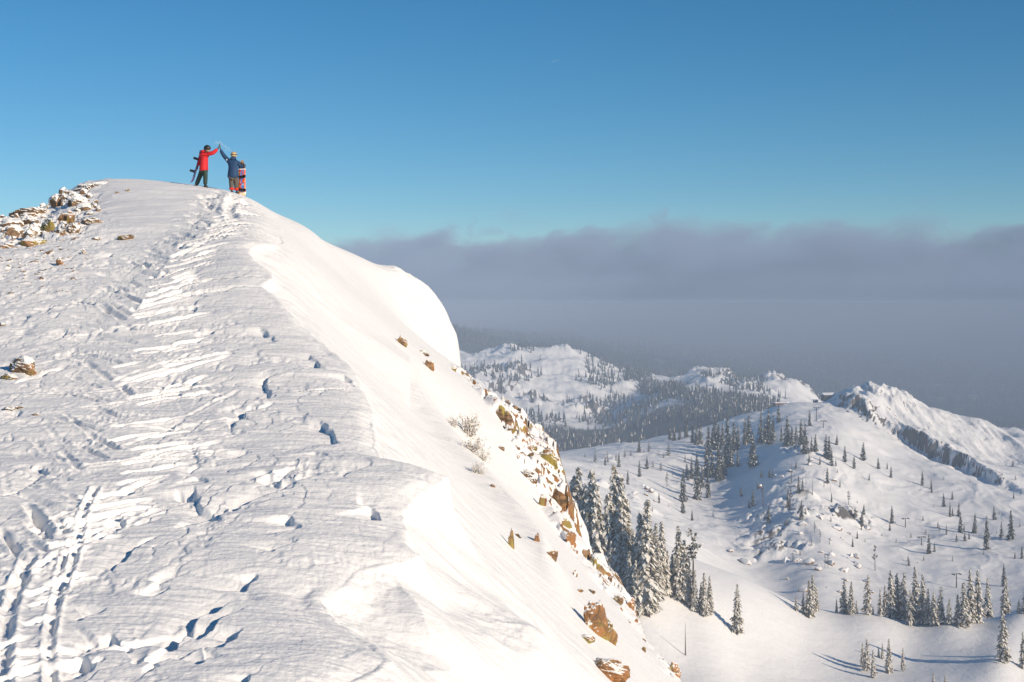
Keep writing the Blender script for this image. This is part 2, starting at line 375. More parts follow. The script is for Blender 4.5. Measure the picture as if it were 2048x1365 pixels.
def groove(x0, y0, x1, y1, width, depth, rim=0.5):
    """a ski mark: a narrow trough with a raised rim on both sides"""
    global z
    m = 0.6; ya, yb = min(y0, y1) - m, max(y0, y1) + m
    j0, j1 = np.searchsorted(Yr, [ya, yb])
    if j1 - j0 < 2: return
    ul = HU + (min(x0, x1) - m) * F / (ya if min(x0, x1) < 0 else yb); uh = HU + (max(x0, x1) + m) * F / (yb if max(x0, x1) < 0 else ya)
    i0, i1 = np.searchsorted(us, [ul, uh])
    if i1 - i0 < 2: return
    xs, ys = X[j0:j1, i0:i1], Y[j0:j1, i0:i1]; dx, dy = x1 - x0, y1 - y0; L = math.hypot(dx, dy) + 1e-6
    tt = ((xs - x0) * dx + (ys - y0) * dy) / L; d = ((xs - x0) * -dy + (ys - y0) * dx) / L
    e = ss(-0.06, 0.1, tt) * ss(L + 0.06, L - 0.2, tt) if False else np.clip(np.minimum((tt + 0.05) / 0.15, (L + 0.05 - tt) / 0.4), 0, 1)
    q = np.abs(d) / width
    z[j0:j1, i0:i1] += e * plat[j0:j1, i0:i1] * (-depth * np.clip(1.6 - 1.6 * q, 0, 1) + depth * rim * np.exp(-((q - 1.5) / 0.45) ** 2))

rr = random.Random(3)
yy = 13.2
while yy < 58:
    cx = (np.interp(yy, CB_Y, CB_U) - HU) / F * yy; w = float(np.interp(yy, CB_Y, CB_W))
    for s in (-1, 1):
        if rr.random() < 0.86:
            x0 = cx + s * rr.uniform(-0.1, 0.4) * w; L = rr.uniform(0.5, 1.5) * (0.5 + 0.3 * w); a = math.radians(rr.uniform(28, 58))
            groove(x0, yy + rr.uniform(-.2, .2), x0 + s * L * math.cos(a), yy + L * math.sin(a), rr.uniform(0.06, 0.085) * max(1.0, yy / 25), rr.uniform(0.06, 0.11) * max(1.0, yy / 32), rr.uniform(0.1, 0.35))
    if rr.random() < 0.22 and yy > 21:
        x0 = cx + rr.uniform(-1.2, 1.6) * w; L = rr.uniform(1.0, 3.2); a = math.radians(rr.uniform(5, 40))
        groove(x0, yy, x0 + L * math.cos(a), yy + L * math.sin(a), rr.uniform(0.05, 0.075), rr.uniform(0.03, 0.05), 0.6)
    yy += rr.uniform(0.18, 0.46)
# long ski traces crossing the plateau
for (ua, va, ub, vb) in [(20, 1165, 330, 1010), (0, 1180, 250, 1030), (60, 1060, 330, 965), (180, 905, 330, 870), (350, 860, 530, 825), (360, 880, 540, 868), (230, 760, 420, 700), (380, 830, 480, 780),
                         (400, 770, 450, 800), (60, 880, 130, 930), (10, 960, 20, 990), (90, 860, 140, 890), (130, 830, 200, 890), (0, 1120, 200, 1070)]:
    Ya, Yb = float(Yrow(va)), float(Yrow(vb))
    xa, xb = (ua - HU) / F * Ya, (ub - HU) / F * Yb
    n = 6
    for i in range(n):
        j = 0.05 * math.sin(i * 1.7)
        groove(xa + (xb - xa) * i / n, Ya + (Yb - Ya) * i / n + j, xa + (xb - xa) * (i + 1) / n, Ya + (Yb - Ya) * (i + 1) / n + 0.05 * math.sin((i + 1) * 1.7), 0.055, 0.03, 0.6)
# the single walking track and the deep trough beside it
for path, wd, dp in (([(192, 975), (168, 1030), (160, 1068), (155, 1100), (140, 1140), (118, 1185), (106, 1225), (98, 1280), (100, 1330), (104, 1400)], 0.055, 0.045),
                     ([(150, 1075), (132, 1110), (120, 1150), (112, 1190)], 0.045, 0.035),
                     ([(60, 1120), (30, 1180), (14, 1230), (8, 1290), (4, 1400)], 0.08, 0.055), ([(470, 385), (462, 410), (455, 430), (470, 450)], 0.2, 0.07)):
    q = [((u - HU) / F * float(Yrow(v)), float(Yrow(v))) for u, v in path]
    for (a, b), (c, d) in zip(q[:-1], q[1:]): groove(a, b, c, d, wd, dp, 0.6)

# crisp wind scarps: the crust breaks off and drops away from the sun
sh = np.array([-math.sin(SUN_AZ), math.cos(SUN_AZ)])
def scarp(px_pts, depth, reach):
    global z
    r2 = random.Random(int(px_pts[0][0] * 7 + px_pts[0][1])); q = [np.array([(u - HU) / F * float(Yrow(v)), float(Yrow(v))]) for u, v in px_pts]; pts = [q[0]]
    for a, b in zip(q[:-1], q[1:]):
        n = max(2, int(np.hypot(*(b - a)) / 0.16)); pr = np.array([-(b - a)[1], (b - a)[0]]) / (np.hypot(*(b - a)) + 1e-6)
        for k in range(1, n + 1): pts.append(a + (b - a) * k / n + pr * r2.uniform(-0.055, 0.055))
    P_ = np.array(pts); m = 0.9; j0, j1 = np.searchsorted(Yr, [P_[:, 1].min() - m, P_[:, 1].max() + m]); i0, i1 = np.searchsorted(us, [HU + (P_[:, 0].min() - m) * F / P_[:, 1].min() - 20, HU + (P_[:, 0].max() + m) * F / P_[:, 1].max() + 20])
    xs, ys = X[j0:j1, i0:i1], Y[j0:j1, i0:i1]; best = np.full(xs.shape, 9.0); sgn = np.zeros(xs.shape); along = np.zeros(xs.shape); N = len(P_) - 1
    for k in range(N):
        a, b = P_[k], P_[k + 1]; d = b - a; L = np.hypot(*d) + 1e-9; n = np.array([-d[1], d[0]]) / L; n = n if n @ sh > 0 else -n
        t = np.clip(((xs - a[0]) * d[0] + (ys - a[1]) * d[1]) / L ** 2, 0, 1); dx = xs - a[0] - t * d[0]; dy = ys - a[1] - t * d[1]; dd = np.hypot(dx, dy); w = dd < best
        best = np.where(w, dd, best); sgn = np.where(w, dx * n[0] + dy * n[1], sgn); along = np.where(w, (k + t) / N, along)
    ends = ss(0, 0.18, along) * ss(1, 0.82, along); dipd = depth * (0.75 + 0.25 * np.sin(along * 9 + px_pts[0][0])) * ends
    z[j0:j1, i0:i1] += plat[j0:j1, i0:i1] * blur(-dipd * (sgn > 0) * ss(0.0, 0.03, best) * ss(0.25, 0.9, np.abs(sgn) / (best + 1e-6)) * np.exp(-(best / reach) ** 1.5) + 0.05 * dipd * (sgn <= 0) * np.exp(-best / 0.10), 2)
for pts, dp, rc in [([(391, 976), (398, 1002), (413, 1013), (457, 1042)], .11, .35), ([(242, 1028), (250, 1046), (281, 1055)], .09, .3), ([(584, 1037), (593, 1048), (613, 1057)], .10, .3), ([(290, 1158), (338, 1171), (303, 1189)], .09, .28),
                    ([(490, 1172), (503, 1158), (515, 1144)], .11, .3), ([(334, 1301), (351, 1279), (378, 1248), (400, 1226), (461, 1200), (540, 1187)], .14, .32), ([(395, 1270), (439, 1235), (497, 1213)], .12, .26), ([(446, 1296), (465, 1272), (485, 1254)], .11, .26),
                    ([(224, 1261), (250, 1279), (264, 1301)], .13, .35), ([(145, 1239), (176, 1228), (211, 1211)], .12, .3), ([(163, 1312), (189, 1323), (215, 1319)], .13, .35), ([(215, 1002), (246, 989), (277, 982)], .09, .35), ([(712, 998), (743, 1000), (765, 1024)], .10, .3),
                    ([(646, 840), (655, 859), (685, 888)], .10, .35), ([(527, 945), (571, 954), (589, 960)], .09, .35), ([(488, 1368), (510, 1347)], .11, .25), ([(259, 1327), (286, 1323), (316, 1334)], .11, .3), ([(545, 1107), (565, 1096), (600, 1085)], .08, .3),
                    ([(350, 958), (400, 958), (425, 970)], .08, .35), ([(690, 740), (712, 757)], .09, .4), ([(618, 700), (650, 735)], .08, .4), ([(520, 655), (545, 672), (560, 680)], .09, .45), ([(395, 1330), (420, 1318), (450, 1312)], .10, .28), ([(150, 1290), (175, 1283), (200, 1272)], .10, .28),
                    ([(330, 870), (352, 850), (375, 838)], .07, .35), ([(460, 880), (495, 868)], .06, .35), ([(630, 905), (655, 915)], .07, .3), ([(480, 1010), (510, 1000), (540, 985)], .06, .3)]:
    scarp(pts, dp * 1.3, rc * 1.25)

# ---- face: soft flutes; rocky rib; dome broken surface
face = ss(0.1, 0.5, dE) * (1 - ss(62, 66, Y))
fc = U - (Y - 20) * 0
z = z + face * (0.05 * fbm(X * 0.9 + Y * 0.5, Y * 0.5, 3, 91) + 0.012 * fbm(X * 0.6, Y * 6, 3, 93)) 
cw1, cw2, cwc = worley(X * 0.9 + 0.4 * fbm(X, Y, 2, 3), Y * 0.55 + 0.3 * z, 97)
face_lip = ss(0.05, 0.2, dE) * (1 - ss(0.6, 1.6, dE)) * fade
z = z + face_lip * (0.05 * fbm(X * 1.5, Y * 1.5, 3, 95))
vv0 = HV - z * F / Y
ribm = ss(860, 930, U) * ss(-14, 24, 1.72 * 0 + vv0 * 0 + (U - np.interp(Y, [30, 36, 40, 44, 48, 52, 56, 60], [1330, 1230, 1130, 1040, 985, 930, 900, 880]))) * (Y < ysil * 1.12) * ss(29, 33, Y)
ribm = ribm * ss(62, 59, Y)
blk, blk2, blkc = worley(X * 0.75 + 0.5 * fbm(X * 0.7, Y * 0.7, 3, 5), Y * 0.42 + 0.25 * z + 0.4 * fbm(X, Y, 3, 8), 103)
b2, b22, b2c = worley(X * 2.1 + 0.4 * fbm(X * 2, Y * 2, 2, 15), Y * 1.1 + 0.7 * z, 107)
rough = (blkc - 0.35) * 0.75 * ss(0.02, 0.14, blk2 - blk) + (b2c - 0.4) * 0.22 * ss(0.02, 0.12, b22 - b2) + 0.28 * fbm(X * 0.8, Y * 0.6, 4, 109)
strength = np.interp(Y, [29, 36, 42, 46, 53, 57, 60], [0.25, 0.35, 0.75, 1.0, 0.8, 0.35, 0.15])
z = z + ribm * strength * rough
dome = ss(69, 72, Y) * ss(745, 800, U) * (1 - ss(930, 950, U))
z = z + dome * (0.45 * fbm(X * 0.35, Y * 0.6 + 0.3 * z, 3, 113) * 0.6 + 0.22 * ridged(X * 0.9 + 0.3 * z, Y * 0.9 + 0.5 * z, 4, 115))
# loose summit rocks buried in snow on the left
summ = ss(230, 120, U + 40 * fbm(X, Y, 2, 117)) * ss(44, 48, Y) * ss(66, 62, Y)
z = z + summ * (0.28 * ridged(X * 0.7, Y * 0.5, 4, 119) - 0.12 + (b2c - 0.4) * 0.18)
specks = ss(330, 60, U) * ss(33, 40, Y) * (1 - ss(50, 54, Y))
z = z + specks * 0.07 * np.maximum(0, fbm(X * 2.6, Y * 2.2, 3, 121) - 0.12) * 2.0
z = np.where(z > 6.0, 6.0 + 1.2 * np.tanh((z - 6.0) / 1.2), z); ridge.Z = z
# exposed stone: only on steep pieces inside the rocky parts
gy = np.gradient(z, axis=0) / np.gradient(Y, axis=0); gx = np.gradient(z, axis=1) / np.maximum(np.gradient(X, axis=1), 1e-6)
steep = np.hypot(gx, gy - gx * (U - HU) / F)
rockmask = ribm * ss(1.7, 2.5, np.minimum(steep, 3.2) + 2.6 * fbm(X * 1.1 + z * 0.6, Y * 0.7 + z, 5, 131, 0.65) - 0.02) * np.interp(Y, [30, 40, 46, 50, 57], [0.7, 0.85, 1.0, 0.95, 0.4]) * ss(1.10, 1.02, Y / ysil)
rockmask = np.maximum(rockmask, summ * ss(1.0, 2.0, steep + 1.0 * fbm(X * 2, Y * 2, 3, 133)) * 0.8)
rockmask = np.maximum(rockmask, specks * ss(0.26, 0.40, fbm(X * 2.6, Y * 2.2, 3, 121)) * 0.75)
M_RIDGE = m_ridge_snow()
chips = ss(0.16, 0.30, fbm(X * 2.6, Y * 1.5 + z * 1.2, 4, 135, 0.6) - 0.10 * ss(46, 40, Y) + 0.05)
rockmask = np.maximum(rockmask, ss(0.4, 0.8, ribm) * chips * ss(1.06, 1.0, Y / ysil) * 0.9 * np.interp(Y, [33, 42, 50, 56, 60], [0.7, 1, 1, 0.9, 0.3]))
ridge_o = ridge.build('snow_ridge', M_RIDGE, {'rock': rockmask})

# ------------------------------------------------------------------ the valley and the hills beyond
T = [(u, v, Y) for Y, row in {
    150: [(-400, 2100), (600, 1900), (1300, 1800), (2048, 1800), (3200, 1800)],
    330: [(-400, 1900), (900, 1560), (1300, 1560), (1700, 1640), (2048, 1680), (3200, 1700)],
    455: [(900, 1400), (1290, 1392), (1400, 1400), (1700, 1470), (2048, 1480), (3200, 1500)],
    500: [(900, 1310), (1200, 1262), (1370, 1312), (1500, 1365), (1735, 1400), (2048, 1420), (3200, 1440)],
    534: [(900, 1210), (1150, 1180), (1300, 1185), (1420, 1235), (1475, 1270), (1600, 1330), (1735, 1348), (1820, 1350), (1880, 1344), (2005, 1330), (2400, 1330), (3200, 1340)],
    568: [(900, 1120), (1150, 1090), (1300, 1122), (1400, 1160), (1500, 1205), (1600, 1268), (1700, 1293), (1800, 1306), (1850, 1306), (1900, 1300), (1960, 1296), (2048, 1298), (3200, 1300)],
    600: [(1300, 1085), (1400, 1128), (1480, 1156), (1560, 1196), (1620, 1222), (1720, 1235), (1780, 1246), (1830, 1256), (1900, 1244), (2048, 1228), (2400, 1210), (3200, 1200)],
    700: [(900, 1010), (1150, 1040), (1300, 1068), (1400, 1160), (1480, 1195), (1560, 1240), (1720, 1268), (1900, 1272), (2048, 1266), (3200, 1220)],
    820: [(900, 960), (1130, 1005), (1250, 1035), (1340, 1062), (1400, 1110), (1480, 1165), (1560, 1185), (1620, 1170), (1720, 1185), (1900, 1195), (2048, 1190), (3200, 1150)],
    920: [(900, 930), (1130, 958), (1200, 985), (1300, 1030), (1360, 1060), (1400, 1072), (1500, 1105), (1580, 1085), (1650, 1080), (1720, 1105), (1900, 1120), (2048, 1120), (3200, 1050)],
    1030: [(900, 920), (1120, 928), (1200, 952), (1290, 990), (1340, 1012), (1400, 1035), (1480, 1030), (1560, 990), (1620, 980), (1700, 1010), (1800, 1045), (1900, 1052), (2048, 1055), (3200, 960)],
    1150: [(900, 915), (1130, 916), (1200, 928), (1300, 955), (1400, 980), (1480, 965), (1560, 918), (1620, 905), (1700, 930), (1800, 965), (1900, 972), (2048, 985), (3200, 900)],
    1300: [(900, 915), (1130, 908), (1250, 900), (1350, 900), (1450, 895), (1550, 855), (1620, 845), (1690, 855), (1750, 885), (1850, 912), (1950, 930), (2048, 935), (3200, 850)],
    1400: [(1130, 906), (1300, 884), (1400, 870), (1500, 845), (1600, 822), (1700, 828), (1800, 858), (1900, 890), (2000, 910), (2100, 915)],
    1500: [(900, 960), (1080, 930), (1200, 905), (1300, 880), (1400, 856), (1480, 834), (1560, 814), (1620, 808), (1660, 806), (1690, 790), (1720, 776), (1750, 768), (1775, 770), (1800, 780), (1830, 802), (1880, 824), (1950, 842), (2048, 862), (2300, 900), (3200, 900)],
    1650: [(900, 990), (1200, 960), (1300, 930), (1400, 905), (1560, 870), (1660, 850), (1750, 850), (1850, 880), (2048, 915), (3200, 960)],
    1850: [(900, 960), (1100, 945), (1200, 935), (1350, 895), (1500, 850), (1640, 845), (1800, 880), (2048, 905), (3200, 930)],
    2100: [(800, 870), (930, 855), (1050, 870), (1150, 885), (1250, 866), (1350, 838), (1500, 815), (1640, 835), (1800, 870), (3200, 900)],
    2350: [(800, 800), (930, 785), (1000, 805), (1100, 825), (1170, 838), (1230, 842), (1300, 805), (1400, 788), (1500, 800), (1600, 820), (1700, 850), (3200, 880)],
    2650: [(800, 740), (930, 740), (1000, 748), (1100, 765), (1200, 780), (1270, 790), (1350, 775), (1420, 763), (1500, 778), (1560, 775), (1640, 815), (1800, 855), (3200, 870)],
    2950: [(800, 690), (900, 705), (950, 712), (990, 700), (1030, 696), (1090, 698), (1150, 706), (1220, 732), (1300, 756), (1350, 762), (1400, 743), (1450, 754), (1500, 768), (1540, 757), (1600, 782), (1650, 806), (1750, 845), (2048, 868), (3200, 870)],
    3200: [(800, 685), (900, 690), (950, 712), (1000, 722), (1100, 718), (1200, 740), (1300, 765), (1400, 760), (1550, 780), (1700, 835), (2048, 860), (3200, 860)],
    3600: [(800, 655), (900, 662), (940, 672), (1000, 690), (1150, 697), (1300, 725), (1450, 745), (1600, 772), (1800, 815), (2048, 845), (3200, 840)],
    4500: [(800, 655), (900, 660), (1100, 682), (1300, 705), (1500, 730), (1700, 755), (2048, 790), (3200, 790)],
    6500: [(800, 655), (1100, 668), (1300, 685), (1700, 705), (2048, 720), (3200, 720)],
    10000: [(-400, 665), (800, 650), (1300, 658), (1700, 668), (2048, 675), (3200, 675)],
    18000: [(-400, 640), (800, 638), (2048, 640), (3200, 640)],
    40000: [(-400, 624), (800, 624), (2048, 624), (3200, 624)]}.items() for u, v in row]
tus = np.concatenate([np.linspace(-600, 820, 60)[:-1], np.arange(820, 2090, 2.0), np.linspace(2090, 3200, 90)])
tY = np.exp(np.concatenate([np.linspace(math.log(150), math.log(430), 50)[:-1], np.linspace(math.log(430), math.log(820), 230)[:-1], np.linspace(math.log(820), math.log(1700), 330)[:-1],
                            np.linspace(math.log(1700), math.log(3700), 260)[:-1], np.linspace(math.log(3700), math.log(40000), 130)]))
valley = Sheet(tus, tY); U, Y, X = valley.U, valley.Y, valley.X
rbT = RBF(T, 400.0, 2.4, c=0.10)
tv = grid_eval(rbT, tus, tY, 300, 300, 2)
z = (HV - tv) / F * Y
vv = tv
def reg(u0, u1, y0, y1, su=60, sy=0.08): return ss(u0 - su, u0 + su, U) * ss(u1 + su, u1 - su, U) * ss(y0 * (1 - sy), y0 * (1 + sy), Y) * ss(y1 * (1 + sy), y1 * (1 - sy), Y)
z = z + 3.2 * (ridged(X / 75 + 0.4 * fbm(X / 60, Y / 60, 2, 202), Y / 150, 4, 204) - 0.4) * ss(800, 950, Y) * ss(1700, 1500, Y)
z = z + (5.5 * fbm(X / 130, Y / 130, 5, 201, 0.55) + 1.2 * fbm(X / 35, Y / 35, 3, 203)) * ss(500, 800, Y) * np.interp(Y, [800, 2000, 4000], [0.6, 1.0, 2.0])
z = z + 1.0 * fbm(X / 60, Y / 90, 3, 205) * ss(900, 600, Y)
# knobbly outcrops on the hill
kn = reg(1500, 1740, 860, 1040, 60, 0.05) * ss(-0.05, 0.25, fbm(X / 90, Y / 60, 3, 207) + 0.08)
kn = np.maximum(kn, 0.8 * reg(1560, 1630, 1080, 1180, 40, 0.03) * ss(-0.05, 0.2, fbm(X / 60, Y / 60, 3, 209)))
kn = np.maximum(kn, 0.7 * reg(1180, 1330, 940, 1060, 40, 0.04) * ss(0.0, 0.25, fbm(X / 70, Y / 50, 3, 211)))
hillc = reg(930, 1330, 2350, 2950, 60, 0.05) * ss(0.0, 0.3, fbm(X / 160, Y / 160, 3, 213)); hillc2 = reg(1380, 1650, 2550, 3000, 40, 0.04) * ss(-0.1, 0.2, fbm(X / 140, Y / 140, 3, 214))
kw1, kw2, kwc = worley(X / 22 + 0.5 * fbm(X / 30, Y / 30, 2, 215), Y / 17, 217)
kv1, kv2, kvc = worley(X / 8 + 0.5 * fbm(X / 10, Y / 10, 2, 216), Y / 7, 218)
z = z + kn * (8.0 * (kwc - 0.3) * ss(0.02, 0.22, kw2 - kw1) + 3.0 * ridged(X / 22, Y / 22, 4, 219) + 3.5 * (kvc - 0.4) * ss(0.02, 0.2, kv2 - kv1))
z = z + np.maximum(hillc, hillc2) * (30 * ridged(X / 110, Y / 100, 5, 221) - 10 + 9 * (kwc - .5))
z = z + reg(930, 1650, 2300, 3000, 60, 0.05) * (16 * fbm(X / 170, Y / 120, 5, 222, 0.55) + 5 * ridged(X / 60, Y / 60, 3, 226))
# the cliff band under the peak
cy_u = [1640, 1690, 1735, 1770, 1800, 1850, 1890, 1930, 1960, 2000, 2060]
cl = np.interp(U, cy_u, [1470, 1432, 1400, 1385, 1372, 1335, 1300, 1260, 1225, 1180, 1130]) + 14 * fbm(X / 40, Y * 0, 4, 223) + 14 * fbm(X / 22, Y / 40, 4, 224) + 8 * (kvc - 0.5)
ca = np.interp(U, [1640, 1690, 1740, 1770, 1800, 1850, 1920, 1960, 2000, 2060], [2, 10, 9, 5, 10, 17, 15, 10, 6, 2]) * ss(1630, 1680, U)
dc = Y - cl
z = z + ca * (ss(-10, 12, dc) * np.exp(-np.maximum(dc, 0) / 75) - 0.0) - ca * 0.25 * np.exp(-((dc + 15) / 18) ** 2)
pk = reg(1680, 2048, 1300, 1560, 30, 0.03) * (dc > -5)
z = z + pk * (4.5 * ridged(X / 24 + 0.004 * Y, Y / 130, 4, 225) - 2.2 + 1.2 * (kwc - 0.5))
pkc = reg(1690, 1830, 1440, 1540, 20, 0.02)
z = z + pkc * (4.0 * ridged(X / 12, Y / 40, 3, 227) - 2)
z = np.where(Y > 8000, np.minimum(z, -60 - (Y - 8000) * 0.003), np.minimum(z, 5.0))
valley.Z = z
gx = np.gradient(z, axis=1) / np.maximum(np.gradient(X, axis=1), 1e-6); gy = np.gradient(z, axis=0) / np.gradient(Y, axis=0)
steep = np.hypot(gx, gy - gx * (U - HU) / F)
nz_ = fbm(X / 14, Y / 14, 4, 231)
rk = np.maximum(kn, 0.8 * np.maximum(hillc, hillc2)) * ss(0.55, 0.95, steep + 1.2 * nz_) * 0.85
led = fbm(X / 7, z / 2.2, 5, 233, 0.65) * 1.8
rk = np.maximum(rk, ss(0.95, 1.35, np.minimum(steep, 1.25) + 1.7 * nz_ + 1.3 * led) * (np.abs(dc) < 24) * (ca > 3) * 1.0)
rk = np.maximum(rk, pk * ss(0.75, 1.25, steep + 0.9 * nz_) * 0.62)
forest = ss(3050, 3300, Y) * 0.9
forest = np.maximum(forest, reg(1080, 1480, 1720, 2250, 60, 0.04) * 0.9)
forest = np.maximum(forest, reg(1250, 1400, 2280, 2800, 40, 0.04) * 0.5)
M_VALLEY = m_valley_snow()
valley.build('terrain', M_VALLEY, {'rock': rk, 'forest': forest})

# ------------------------------------------------------------------ stones
def ico(sub):
    bm = bmesh.new(); bmesh.ops.create_icosphere(bm, subdivisions=sub, radius=1.0)
    v = np.array([x.co[:] for x in bm.verts]); f = np.array([[a.index for a in p.verts] for p in bm.faces]); bm.free(); return v, f
ICO4 = ico(5); ICO2 = ico(3); ICO1 = ico(1)

def m_stone(name, lichen, snow, yellow=False, scale=1.0):
    t = NT(name); p = t.obj(); w = t.pos()
    c = rock_colour(t, w, lichen, scale)
    if yellow: c = t.mix(t.math('MULTIPLY', t.ramp(t.noise(1.7, 4, 0.6, w), 0.40, 0.55), 0.85), c, (0.30, 0.25, 0.05, 1))
    ck = t.ramp(t.voro(2.2, t.stretch(w, 1, 1, 0.6), 'DISTANCE_TO_EDGE'), 0.0, 0.05)
    c = t.mix(ck, t.mix(0.5, c, (0.05, 0.04, 0.03, 1)), c)
    n = t.math('ADD', t.nz(), t.math('MULTIPLY', t.math('SUBTRACT', t.noise(2.6, 6, 0.72, w), 0.5), 2.6))
    sn = t.ramp(n, snow, snow + 0.16)
    b = t.bump(t.noise(4.0, 6, 0.7, w), 0.7, 0.10)
    return t.base(t.mix(sn, c, SNOW), 0.85, b)
M_ST = {'rust': m_stone('rust_stone', 0.95, 0.44), 'snowy': m_stone('snowy_stone', 0.12, 0.02), 'yellow': m_stone('lichen_stone', 0.7, 0.42, True), 'grey': m_stone('grey_stone', 0.10, 0.18)}

def stone_mesh(seed, dims, sub=None):
    r = np.random.RandomState(seed); v, f = (sub or ICO4); v = v.copy()
    for k in range(13):
        n = r.normal(size=3); n /= np.linalg.norm(n); d = r.uniform(0.48, 0.86)
        v -= np.maximum(0, v @ n - d)[:, None] * n
    for k in range(5):                                         # steps split off along joints
        n = r.normal(size=3); n[2] *= 0.4; n /= np.linalg.norm(n); d = r.uniform(-0.2, 0.35); side = ss(d - 0.015, d + 0.015, v @ n)
        v *= (1 - 0.12 * r.uniform(0.3, 1.2) * side)[:, None]
    nn = v / np.linalg.norm(v, axis=1)[:, None]
    h = 0.17 * fbm(v[:, 0] * 2.3 + seed, v[:, 1] * 2.3 + v[:, 2] * 1.7, 4, seed) + 0.10 * ridged(v[:, 2] * 5 + v[:, 0], v[:, 1] * 5 + seed, 3, seed + 3)
    v = v + nn * h[:, None]
    return mesh_np('stone', v * np.array(dims), f, True)

